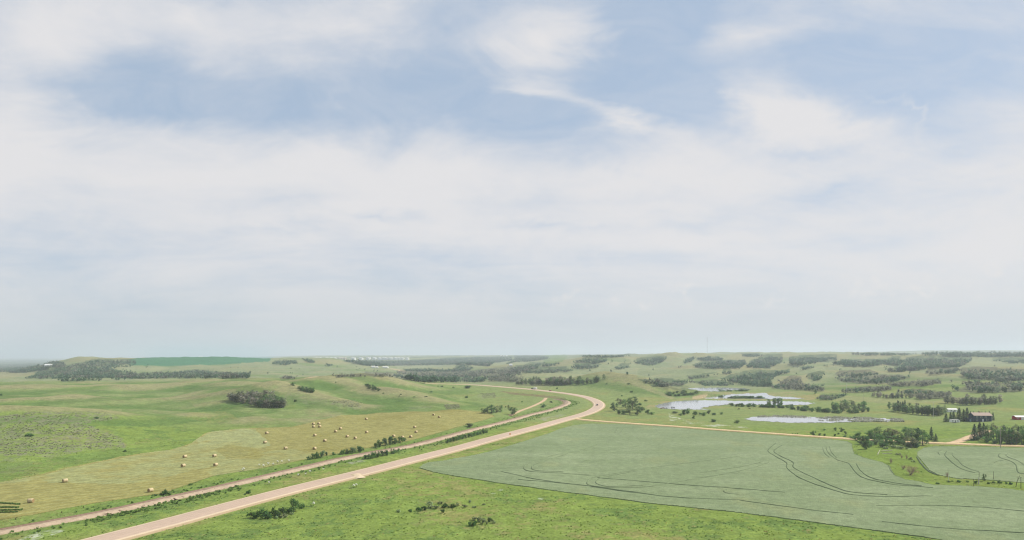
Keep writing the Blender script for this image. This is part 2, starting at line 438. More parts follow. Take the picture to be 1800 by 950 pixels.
def resample(P, step):
    s = np.concatenate([[0], np.cumsum(np.hypot(np.diff(P[:, 0]), np.diff(P[:, 1])))])
    t = np.linspace(0, s[-1], max(2, int(s[-1] / step)))
    return np.stack([np.interp(t, s, P[:, k]) for k in range(P.shape[1])], 1)


def smooth(v, n):
    for _ in range(n):
        v = np.concatenate([v[:1], 0.25 * v[:-2] + 0.5 * v[1:-1] + 0.25 * v[2:], v[-1:]])
    return v


def ground_line(pix, step=4.0, zs=12, xs=2):
    """a line drawn on the ground: smooth plan, smooth profile"""
    w = hit(*catmull(pix, 6).T)
    w = resample(w, step)
    for k in (0, 1): w[:, k] = smooth(w[:, k], xs * 4)
    w[:, 2] = base_h(w[:, 0], w[:, 1])
    w[:, 2] = smooth(w[:, 2], zs * 4)
    return w


def ground_poly(pix, step=5.0, ragged=0.0):
    l = dens_line(pix, step, True)
    if ragged:
        l = l + ragged * np.stack([5 * fbm(l[:, 0] / 9, l[:, 1] / 2, 3), 1.5 * fbm(l[:, 0] / 7 + 5, l[:, 1] / 2, 3)], 1)
    w = hit(*l.T)
    px, d = uv_of(w[:, 0], w[:, 1])
    return np.stack([px, np.log(d)], 1)


# ------------------------------------------------------------------ lines and outlines on the ground (read off the photograph, met with the land)
HIGHWAY = ground_line([(40, 986), (172, 950), (290, 920), (400, 890.3), (600, 839), (800, 789), (860, 772.5), (940, 751.5), (1000, 735.5), (1030, 727), (1045, 720.5), (1053, 714), (1050, 706.5), (1031, 698.3), (1000, 692.3), (970, 688.6), (940, 685.2), (900, 681.7), (860, 678.6), (820, 676.4), (780, 675), (741, 673.8)], 4.0, 20, 3)
RAIL = ground_line([(-120, 955), (0, 932.5), (100, 914.5), (180, 900.5), (280, 879), (380, 857), (490, 832), (600, 805.5), (640, 797), (720, 784), (780, 768.5), (820, 757.5), (860, 748), (900, 737.5), (930, 729.5), (960, 722.5), (980, 716.5), (992, 712), (997, 708), (993, 704.5), (985, 702.8), (976, 701.8)], 4.0, 16, 2)
SIDE = ground_line([(1009, 735.6), (1024, 737.8), (1070, 741.5), (1140, 746.3), (1200, 750.3), (1260, 755), (1320, 759.3), (1400, 764.8), (1480, 770.2), (1560, 775), (1640, 778.6), (1720, 781.4), (1800, 783.5), (2050, 790)], 4.0, 12, 2)
DRIVE = ground_line([(1668, 779.6), (1684, 777), (1697, 772), (1708, 767.5), (1722, 763), (1740, 757)], 2.0, 4, 1)
TRACK = ground_line([(896, 731), (912, 723.5), (931, 716.5), (945, 710.5), (955, 705), (959.5, 700)], 3.0, 6, 1)
ROADS += [(HIGHWAY, 5.6), (RAIL, 3.0), (SIDE, 2.6)]

CROP_PIX = [(736, 823), (744, 816.5), (754, 813), (779, 810.5), (820, 803), (860, 794.5), (920, 776.5), (959, 764), (987, 753.5), (1010, 747.5), (1040, 745), (1100, 746.5), (1160, 750), (1240, 756.5), (1320, 762.5), (1400, 768.5), (1460, 773), (1490, 776), (1499, 781), (1500, 790), (1503, 799), (1517, 804), (1551, 813), (1564, 819), (1572, 835), (1591, 843), (1619, 848), (1640, 853), (1714, 855.5), (1777, 860), (1800, 863), (2090, 884), (2090, 1015), (1800, 971), (1644, 948), (1467, 923.5), (1300, 902), (1147, 886), (967, 863), (800, 838), (762, 831)]
CROP2_PIX = [(1611, 800), (1612, 794.5), (1624, 787), (1641, 784.8), (1690, 785), (1800, 788), (2090, 796), (2090, 868), (1800, 849), (1740, 845.5), (1682, 842.6), (1651, 836.7), (1633, 828), (1618, 809)]
HAY_PIX = [(-150, 872), (0, 847.5), (50, 839), (121, 822), (212, 802), (298, 791), (336, 779), (359, 762), (374, 758.5), (429, 752.8), (511, 751.5), (571, 738), (622, 727.5), (665, 723.8), (718, 722), (786, 722), (844, 725), (866, 729.5), (872, 733), (850, 739.5), (799, 753.5), (746, 769), (716, 776.5), (653, 787), (600, 797), (538, 808.5), (451, 825.6), (377, 837), (286, 868), (179, 883.7), (63, 905), (0, 914.5), (-150, 941)]
CROP, CROP2, HAY = ground_poly(CROP_PIX), ground_poly(CROP2_PIX), ground_poly(HAY_PIX)
POND_PIX = [
    [(1152, 713.5), (1165, 709.5), (1185, 706), (1220, 704), (1260, 704.5), (1300, 706), (1350, 706), (1400, 706.5), (1432, 709), (1415, 712), (1350, 713), (1300, 711.5), (1280, 711), (1262, 713), (1245, 715.7), (1232, 717.8), (1250, 720.3), (1230, 720), (1180, 719.5), (1157, 717)],
    [(1233, 698.5), (1243, 695.5), (1270, 694), (1320, 693), (1345, 692), (1350, 695), (1362, 698), (1400, 699), (1414, 700.5), (1395, 702), (1350, 702), (1330, 701), (1240, 700.5)],
    [(1210, 683), (1225, 682.3), (1280, 682), (1310, 683.5), (1325, 685), (1290, 686), (1262, 688.5), (1235, 687.5), (1218, 685)],
    [(1312, 737.5), (1325, 733.5), (1350, 732), (1400, 732.5), (1440, 734), (1500, 735.5), (1545, 735.5), (1580, 738.5), (1585, 741), (1540, 741), (1500, 742), (1450, 743.5), (1390, 743.5), (1340, 741), (1320, 739)]]
for pp in POND_PIX:
    g = ground_poly(pp, 1.5, 1.0)
    d = np.exp(g[:, 1]); x = (g[:, 0] - 900) / FPX * d
    PONDS.append((g, float(np.median(base_h(x, d))) + 0.15))

# ------------------------------------------------------------------ materials and mesh helpers


def principled(name, color, rough=0.9, spec=0.2, metal=0.0):
    m = bpy.data.materials.new(name); m.use_nodes = True
    p = m.node_tree.nodes['Principled BSDF']
    p.inputs['Base Color'].default_value = (*color, 1)
    p.inputs['Roughness'].default_value = rough
    p.inputs['Specular IOR Level'].default_value = spec
    p.inputs['Metallic'].default_value = metal
    return m


def noisy(name, color=None, rough=0.95, spec=0.1, scale=1.0, amount=0.3, scale2=None, bump=0.0, bump_scale=None, attr=None, stretch=(1, 1, 1), rand=0.0, trans=0.0, up=0.0):
    """matte material whose colour (given, or read from the mesh attribute) is broken up by noise"""
    m = principled(name, color or (0.5, 0.5, 0.5), rough, spec)
    nt = m.node_tree; N, L = nt.nodes.new, nt.links.new
    p = nt.nodes['Principled BSDF']
    tc = N('ShaderNodeTexCoord')
    mp = N('ShaderNodeMapping'); mp.inputs['Scale'].default_value = stretch
    L(tc.outputs['Object'], mp.inputs[0])
    if attr:
        a = N('ShaderNodeAttribute'); a.attribute_name = attr; src = a.outputs['Color']
    else:
        a = N('ShaderNodeRGB'); a.outputs[0].default_value = (*color, 1); src = a.outputs[0]
    for sc_, am in ((scale, amount), (scale2, amount * 0.8)):
        if not sc_: continue
        n = N('ShaderNodeTexNoise'); n.inputs['Scale'].default_value = sc_; n.inputs['Detail'].default_value = 5; n.inputs['Roughness'].default_value = 0.65
        L(mp.outputs[0], n.inputs['Vector'])
        r = N('ShaderNodeMapRange'); L(n.outputs['Fac'], r.inputs[0])
        r.inputs[1].default_value = 0.3; r.inputs[2].default_value = 0.7
        r.inputs[3].default_value = 1 - am; r.inputs[4].default_value = 1 + am
        v = N('ShaderNodeVectorMath'); v.operation = 'SCALE'; L(src, v.inputs[0]); L(r.outputs[0], v.inputs['Scale'])
        src = v.outputs[0]
    if rand:
        oi = N('ShaderNodeObjectInfo')
        hs = N('ShaderNodeHueSaturation')
        r = N('ShaderNodeMapRange'); L(oi.outputs['Random'], r.inputs[0]); r.inputs[3].default_value = 1 - rand; r.inputs[4].default_value = 1 + rand
        L(r.outputs[0], hs.inputs['Value'])
        r2 = N('ShaderNodeMapRange'); L(oi.outputs['Random'], r2.inputs[0]); r2.inputs[3].default_value = 0.485; r2.inputs[4].default_value = 0.515
        L(r2.outputs[0], hs.inputs['Hue'])
        L(src, hs.inputs['Color']); src = hs.outputs[0]
    L(src, p.inputs['Base Color'])
    if up:
        # soft foliage: shade the thin faces as part of a level canopy rather than as flat cards
        ge = N('ShaderNodeNewGeometry')
        m1 = N('ShaderNodeVectorMath'); m1.operation = 'MULTIPLY_ADD'; L(ge.outputs['Normal'], m1.inputs[0])
        m1.inputs[1].default_value = (1 - up,) * 3; m1.inputs[2].default_value = (0, 0, up)
        m2 = N('ShaderNodeVectorMath'); m2.operation = 'NORMALIZE'; L(m1.outputs[0], m2.inputs[0]); L(m2.outputs[0], p.inputs['Normal'])
    if trans:
        t = N('ShaderNodeBsdfTranslucent'); L(src, t.inputs[0])
        mx = N('ShaderNodeMixShader'); mx.inputs[0].default_value = trans
        L(p.outputs[0], mx.inputs[1]); L(t.outputs[0], mx.inputs[2])
        L(mx.outputs[0], nt.nodes['Material Output'].inputs[0])
    if bump:
        n = N('ShaderNodeTexNoise'); n.inputs['Scale'].default_value = bump_scale or scale; n.inputs['Detail'].default_value = 4
        L(mp.outputs[0], n.inputs['Vector'])
        bp = N('ShaderNodeBump'); bp.inputs['Strength'].default_value = 1.0; bp.inputs['Distance'].default_value = bump
        L(n.outputs['Fac'], bp.inputs['Height']); L(bp.outputs[0], p.inputs['Normal'])
    return m


def np_mesh(name, V, F, mat, parent=None, color=None, smooth_=False, loc=None):
    """V (n,3); F (m,3) or (m,4) array or a list of such arrays; color (n,3) attribute 'cover'"""
    Fs = F if isinstance(F, list) else [F]
    me = bpy.data.meshes.new(name)
    V = np.asarray(V, np.float32)
    me.vertices.add(len(V)); me.vertices.foreach_set('co', V.ravel())
    idx = np.concatenate([f.ravel() for f in Fs]).astype(np.int32)
    cnt = np.concatenate([np.full(len(f), f.shape[1]) for f in Fs]).astype(np.int32)
    st = np.concatenate([[0], np.cumsum(cnt)[:-1]]).astype(np.int32)
    me.loops.add(len(idx)); me.loops.foreach_set('vertex_index', idx)
    me.polygons.add(len(cnt)); me.polygons.foreach_set('loop_start', st)
    if smooth_: me.polygons.foreach_set('use_smooth', np.ones(len(cnt), bool))
    me.update(calc_edges=True); me.validate()
    if color is not None:
        at = me.color_attributes.new('cover', 'FLOAT_COLOR', 'POINT')
        c4 = np.ones((len(V), 4), np.float32); c4[:, :3] = color
        at.data.foreach_set('color', c4.ravel())
    if mat: me.materials.append(mat)
    o = bpy.data.objects.new(name, me); COL.objects.link(o)
    if parent: o.parent = parent
    if loc is not None: o.location = loc
    return o


def struct(o, kind='structure', label=None):
    o['kind'] = kind
    if label: o['label'] = label
    return o


def thing(name, label, cat, loc=(0, 0, 0), rz=0.0, group=None):
    o = bpy.data.objects.new(name, None); COL.objects.link(o)
    o.empty_display_size = 0.5
    o.location = loc; o.rotation_euler = (0, 0, rz)
    return tag(o, label, cat, group)


def tag(o, label, cat, group=None):
    o['label'] = label; o['category'] = cat
    if group: o['group'] = group
    return o


def dup(root, loc, rz=0.0, label=None, group=None, scale=None):
    r = root.copy(); COL.objects.link(r)
    r.location = loc; r.rotation_euler = (0, 0, rz)
    if scale is not None: r.scale = scale
    if label: r['label'] = label
    if group: r['group'] = group
    for ch in root.children:
        c = ch.copy(); COL.objects.link(c); c.parent = r
        for g in ch.children:
            d = g.copy(); COL.objects.link(d); d.parent = c
    return r


class MB:
    """collects simple solids into one mesh"""
    def __init__(s): s.v, s.f = [], []
    def add(s, vs, fs):
        n = len(s.v); s.v += [tuple(map(float, v)) for v in vs]; s.f += [tuple(i + n for i in f) for f in fs]; return s
    def box(s, x0, x1, y0, y1, z0, z1):
        return s.add([(x0, y0, z0), (x1, y0, z0), (x1, y1, z0), (x0, y1, z0), (x0, y0, z1), (x1, y0, z1), (x1, y1, z1), (x0, y1, z1)],
                     [(0, 3, 2, 1), (4, 5, 6, 7), (0, 1, 5, 4), (1, 2, 6, 5), (2, 3, 7, 6), (3, 0, 4, 7)])
    def tube(s, a, b, r0, r1=None, n=8):
        r1 = r0 if r1 is None else r1
        a, b = Vector(a), Vector(b); z = (b - a).normalized()
        x = z.orthogonal().normalized(); y = z.cross(x)
        vs = []
        for c, r in ((a, r0), (b, r1)):
            for i in range(n):
                t = 2 * math.pi * i / n; vs.append(c + x * (math.cos(t) * r) + y * (math.sin(t) * r))
        fs = [(i, (i + 1) % n, n + (i + 1) % n, n + i) for i in range(n)] + [tuple(range(n - 1, -1, -1)), tuple(range(n, 2 * n))]
        return s.add(vs, fs)
    def prism(s, prof, y0, y1):
        """profile in x,z extruded along y"""
        n = len(prof)
        vs = [(x, y0, z) for x, z in prof] + [(x, y1, z) for x, z in prof]
        fs = [(i, (i + 1) % n, n + (i + 1) % n, n + i) for i in range(n)] + [tuple(range(n - 1, -1, -1)), tuple(range(n, 2 * n))]
        return s.add(vs, fs)
    def build(s, name, mat, parent=None, bevel=0.0, smooth_=False):
        me = bpy.data.meshes.new(name); me.from_pydata(s.v, [], s.f); me.validate()
        if mat: me.materials.append(mat)
        if smooth_:
            for p in me.polygons: p.use_smooth = True
        o = bpy.data.objects.new(name, me); COL.objects.link(o)
        if parent: o.parent = parent
        if bevel:
            b = o.modifiers.new('bevel', 'BEVEL'); b.width = bevel; b.segments = 2; b.limit_method = 'ANGLE'
        return o

# ------------------------------------------------------------------ ground sheet
TH = np.radians(np.concatenate([np.arange(-180, -46, 3.0), np.arange(-46, -41, 0.5), np.arange(-41, 41.001, 0.06), np.arange(41.5, 46, 0.5), np.arange(46, 180.1, 3.0)]))
rr = [20.0]
while rr[-1] < 37000:
    r = rr[-1]
    rr.append(r + (r * 0.06 if r < 150 else min(0.012 * r, max(0.3 * r * r / (CAM_H * 684), 0.0))))
RR = np.array(rr)
NT, NR = len(TH), len(RR)
GX = (np.sin(TH)[:, None] * RR[None, :]); GY = (np.cos(TH)[:, None] * RR[None, :])
GZ = ground_h(GX.ravel(), GY.ravel()).reshape(NT, NR)
PX, DD = uv_of(GX, GY)
LD = np.log(DD)
FRONT = (np.abs(TH) < math.radians(44))[:, None] & np.ones((1, NR), bool)


def lin(r, g, b):
    """sRGB 0-255 -> linear"""
    c = np.array([r, g, b]) / 255.0
    return np.where(c <= 0.04045, c / 12.92, ((c + 0.055) / 1.055) ** 2.4)


# ground cover: base colours (reflectance) of each kind of growth, mixed by patchy noise
C = dict(bright=(0.175, 0.242, 0.06), lush=(0.112, 0.18, 0.052), olive=(0.235, 0.235, 0.088), straw=(.265, .235, .095), sage=(.185, .195, .120),
         past=(0.185, 0.235, 0.09), past2=(0.125, 0.195, 0.062), tan=(0.255, 0.248, 0.13), far=(0.19, 0.228, 0.118), far2=(0.23, 0.255, 0.14), farwood=(.052, .080, .042),
         greywood=(.105, .105, .075), teal=(0.055, 0.165, 0.085), hay=(.258, .245, .092), haylt=(0.268, 0.292, 0.135), haydk=(.214, .198, .062),
         crop=(.190, .242, .133), cropl=(.220, .271, .156), cropd=(.156, .206, .106), dirt=(.46, .345, .225), mud=(.33, .25, .15), white=(.42, .46, .36), grey=(.28, .29, .22), red=(.16, .10, .07))
C = {k: np.array(v) for k, v in C.items()}


def mixc(a, b, t):
    return a + (b - a) * np.clip(t, 0, 1)[..., None]


gx, gy = GX.ravel(), GY.ravel(); px, ld, dd = PX.ravel(), LD.ravel(), DD.ravel()
n_big = fbm(gx / 70, gy / 70, 4); n_mid = fbm(gx / 17 + 4, gy / 17, 4, 0.6); n_fine = fbm(gx / 4.2, gy / 4.2 + 7, 4, 0.65)
n_far = fbm(gx / 420 + 2, gy / 420, 4, 0.6)
# near meadow
near = mixc(C['bright'], C['lush'], sstep(n_mid + 0.9 * n_fine, -0.05, 0.35) * 0.95)
near = mixc(near, C['olive'], sstep(n_big * 0.9 + 0.4 * n_mid + 0.6 * n_fine, 0.06, 0.38) * 0.9)
near = mixc(near, C['straw'], sstep(n_fine + 0.6 * n_mid - 0.3 * n_big, 0.38, 0.8) * 0.55)
near = mixc(near, C['lush'] * 0.95, sstep(-n_fine - 0.3 * n_mid, 0.22, 0.6) * 0.25)
# hill pasture on the left
hill = mixc(C['past'], C['past2'], sstep(n_big + 0.4 * n_mid, -0.1, 0.35))
hill = mixc(hill, C['tan'], sstep(-n_big + 0.5 * n_mid + 0.2 * n_fine, 0.10, 0.5) * 0.75)
hill = mixc(hill, C['bright'], sstep(n_big - 0.4 * n_mid, 0.15, 0.45) * 0.45)
crest = fbm(gx / 95, gy / 95, 3)                      # the same swells that shape the slopes: dry tops, lush hollows
hill = mixc(hill, C['tan'] * .95, sstep(crest + .12 * n_fine, 0.08, 0.30) * 0.85)
hill = mixc(hill, np.array((.090, .158, .045)), sstep(-crest + .2 * n_mid, 0.06, 0.30) * 0.8)
hill = mixc(hill, C['olive'], sstep(n_mid + .6 * n_fine, .15, .6) * .45)
# far country
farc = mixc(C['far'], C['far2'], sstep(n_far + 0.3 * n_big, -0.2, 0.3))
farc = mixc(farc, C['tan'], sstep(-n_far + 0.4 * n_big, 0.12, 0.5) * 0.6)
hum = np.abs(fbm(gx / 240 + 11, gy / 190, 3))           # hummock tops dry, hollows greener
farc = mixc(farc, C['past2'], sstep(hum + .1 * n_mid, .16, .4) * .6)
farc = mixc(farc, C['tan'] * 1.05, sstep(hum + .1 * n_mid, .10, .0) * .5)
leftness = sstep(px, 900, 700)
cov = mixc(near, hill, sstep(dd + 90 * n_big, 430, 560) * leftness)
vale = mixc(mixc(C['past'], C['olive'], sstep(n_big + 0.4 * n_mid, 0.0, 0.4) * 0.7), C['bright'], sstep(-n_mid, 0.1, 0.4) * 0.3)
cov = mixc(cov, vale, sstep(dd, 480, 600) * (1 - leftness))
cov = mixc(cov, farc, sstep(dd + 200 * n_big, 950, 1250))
sf = spur_field(gx, gy) + .16 * n_mid + .08 * n_fine           # dry crests, green hollows at their feet
cov = mixc(cov, C['tan'] * .98, sstep(sf, .55, .92) * .85)
cov = mixc(cov, np.array((.098, .165, .050)), sstep(sf, .08, .22) * sstep(sf, .55, .34) * .7 * sstep(dd, 1500, 1000))
# far beyond: strips of fields and bush
strip = fbm(gx / 900, gy / 420 + 3, 4, 0.6)
cov = mixc(cov, C['farwood'] * 1.5, sstep(strip, 0.02, 0.25) * sstep(dd, 2800, 4200) * 0.8)
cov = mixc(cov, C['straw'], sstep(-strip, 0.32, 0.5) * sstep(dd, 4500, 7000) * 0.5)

jx = px + (2.2 * n_mid + 1.0 * n_fine) * 260 / np.maximum(dd, 200); jl = ld + (n_mid * 2.5 + n_fine) / dd


def paint(pix, color, amount=1.0, noise_=None, raw=None):
    global cov
    P = raw if raw is not None else ground_poly(pix)
    m = in_poly(jx, jl, P)
    t = np.zeros(len(cov)); t[m] = amount
    if noise_ is not None: t = t * np.clip(noise_, 0, 1)
    cov = mixc(cov, C[color] if isinstance(color, str) else np.array(color), t)


speck = sstep(n_fine + 0.25 * n_mid, -0.25, 0.3)
# grey-green sage slopes
for P_, am in (([(-60, 738), (60, 724), (180, 724), (215, 735), (150, 745), (215, 770), (222, 788), (150, 792), (90, 806), (30, 802), (-60, 800)], 0.95), ([(0, 790), (60, 812), (40, 830), (-40, 838)], .5),
               ([(575, 706), (620, 703), (640, 710), (625, 716), (585, 714)], .8), ([(780, 712), (806, 711), (810, 719), (785, 720)], .9), ([(840, 693), (870, 690), (872, 700), (850, 703), (838, 700)], .7),
               ([(720, 714), (760, 716), (750, 722), (716, 721)], .6), ([(505, 690), (560, 700), (600, 712), (540, 712), (500, 700)], .5)):
    paint(P_, 'sage', am, speck)
paint([(210, 712), (330, 705), (345, 716), (330, 727), (290, 731), (215, 724)], 'past2', 0.7, sstep(n_mid, -.5, .2))
paint([(560, 740), (640, 720), (840, 715), (850, 724), (660, 722), (570, 736)], 'past2', 0.5)
paint([(330, 726), (400, 722), (420, 740), (370, 745), (330, 735)], 'olive', 0.6, speck)
# lighter and darker belts of the near left slopes
paint([(-100, 820), (60, 812), (200, 790), (300, 785), (330, 778), (215, 800), (120, 821), (0, 846), (-100, 862)], 'lush', 0.5)
# teal field on the far left ridge
paint([(205, 640), (245, 630.5), (330, 628), (480, 628), (470, 637), (400, 641), (330, 645), (262, 645), (225, 643)], 'teal', 1.0)
# bare and stony spots
paint([(532, 665.5), (545, 662), (562, 661), (560, 663.5), (545, 665.8)], 'dirt', 0.9)
paint([(676, 649.5), (690, 650), (715, 654), (712, 656), (690, 652.5)], 'dirt', 0.9)
for (cx, cy, w, h) in ((868, 867.5, 5, 1.3), (881, 861, 5, 0.8), (951, 877, 6, 1.3), (1598, 789, 4, 1), (720, 882, 7, 2)):
    paint([(cx - w, cy), (cx - w * .4, cy - h), (cx + w * .5, cy - h * .8), (cx + w, cy), (cx + w * .3, cy + h), (cx - w * .5, cy + h * .7)], 'white', 0.85, speck)
# white flowering patches by the lines
paint([(30, 950), (60, 936), (110, 930), (114, 934), (85, 944), (60, 955), (30, 956)], 'white', 0.8, speck)
paint([(608, 813), (640, 807), (642, 811), (620, 817)], 'grey', 0.7, speck)
paint([(945, 736), (990, 728), (1000, 731), (960, 741)], 'grey', 0.6, speck)
# worn field corner, dry belts and the wet meadow
paint([(690, 862), (760, 848), (800, 850), (790, 866), (740, 872), (700, 872)], 'olive', 0.9, speck)
paint([(740, 812), (860, 785), (1000, 742), (1010, 746), (860, 793), (760, 812)], 'olive', 0.7, speck)
paint([(1090, 738), (1180, 733), (1320, 752), (1320, 757), (1180, 745)], 'olive', 0.8, speck)
paint([(1175, 726), (1195, 735), (1215, 742), (1310, 750), (1315, 752.5), (1262, 752), (1205, 745), (1178, 739)], 'white', 0.8, sstep(n_mid + n_fine, -0.1, 0.4))
paint([(1132, 716), (1152, 708), (1190, 703), (1225, 695), (1240, 690), (1400, 690), (1440, 700), (1440, 703.5), (1230, 703.5), (1180, 706), (1153, 712), (1152, 717), (1140, 719)], 'mud', 0.55, sstep(n_mid, -.3, .3))
paint([(1395, 697), (1440, 692), (1450, 699), (1400, 700)], 'straw', 0.6)
paint([(1217, 698), (1236, 694), (1245, 694), (1234, 701), (1218, 702)], 'dirt', 0.6)
paint([(1500, 792), (1520, 786), (1600, 790), (1612, 800), (1632, 828), (1652, 837), (1800, 849), (1800, 862), (1714, 855), (1620, 848), (1572, 834), (1550, 813), (1515, 803)], (.150, .212, .050), 0.8, sstep(n_mid, -.6, .1))
paint([(1590, 819), (1612, 816), (1618, 835), (1600, 838)], 'red', 0.5, speck)
paint([(1650, 772), (1690, 768), (1705, 766), (1690, 776), (1650, 777)], 'past', 0.5)
paint([(1620, 712), (1700, 712), (1770, 715), (1810, 720), (1810, 700), (1770, 694), (1750, 715)], 'past2', 0.4)
paint([(1470, 695), (1640, 705), (1700, 697), (1700, 708), (1560, 709), (1470, 705)], 'tan', 0.5)
paint([(1075, 667), (1098, 667), (1118, 671), (1150, 684), (1192, 702), (1180, 702), (1140, 688), (1112, 677), (1090, 673)], 'tan', .7, sstep(n_mid, -.6, .0))  # sunlit crest and right flank of the knoll, painted lighter
paint([(875, 687.5), (905, 690.5), (940, 693.5), (975, 697), (992, 699.5), (1002, 706), (998, 709), (986, 702), (960, 699.5), (930, 696.5), (900, 693)], 'red', .75, sstep(n_fine, -.5, .2))
paint([(1118, 667), (1160, 669), (1200, 676), (1235, 690), (1222, 694), (1190, 697), (1160, 686), (1135, 674)], 'farwood', .6, sstep(n_mid, -.3, .2))
# pale far fields
for P_, c_, am in (([(690, 643), (812, 643), (805, 647.5), (700, 648.5)], 'far2', .9), ([(862, 641), (900, 636), (938, 636), (930, 643), (870, 645)], 'far2', .9), ([(958, 625), (1000, 625), (990, 637), (955, 641)], 'past2', .7),
                   ([(-60, 660), (0, 656), (60, 656), (62, 663), (-20, 669)], 'tan', .8), ([(1120, 652), (1240, 648), (1270, 653), (1210, 662), (1120, 665)], 'far', .8), ([(1700, 635), (1800, 634), (1800, 648), (1690, 647)], 'far2', .8),
                   ([(1345, 622), (1560, 622), (1640, 626), (1640, 629), (1400, 626)], 'olive', .5), ([(1380, 648), (1480, 645), (1560, 646), (1465, 653), (1380, 655)], 'far2', .7)):
    paint(P_, c_, am)
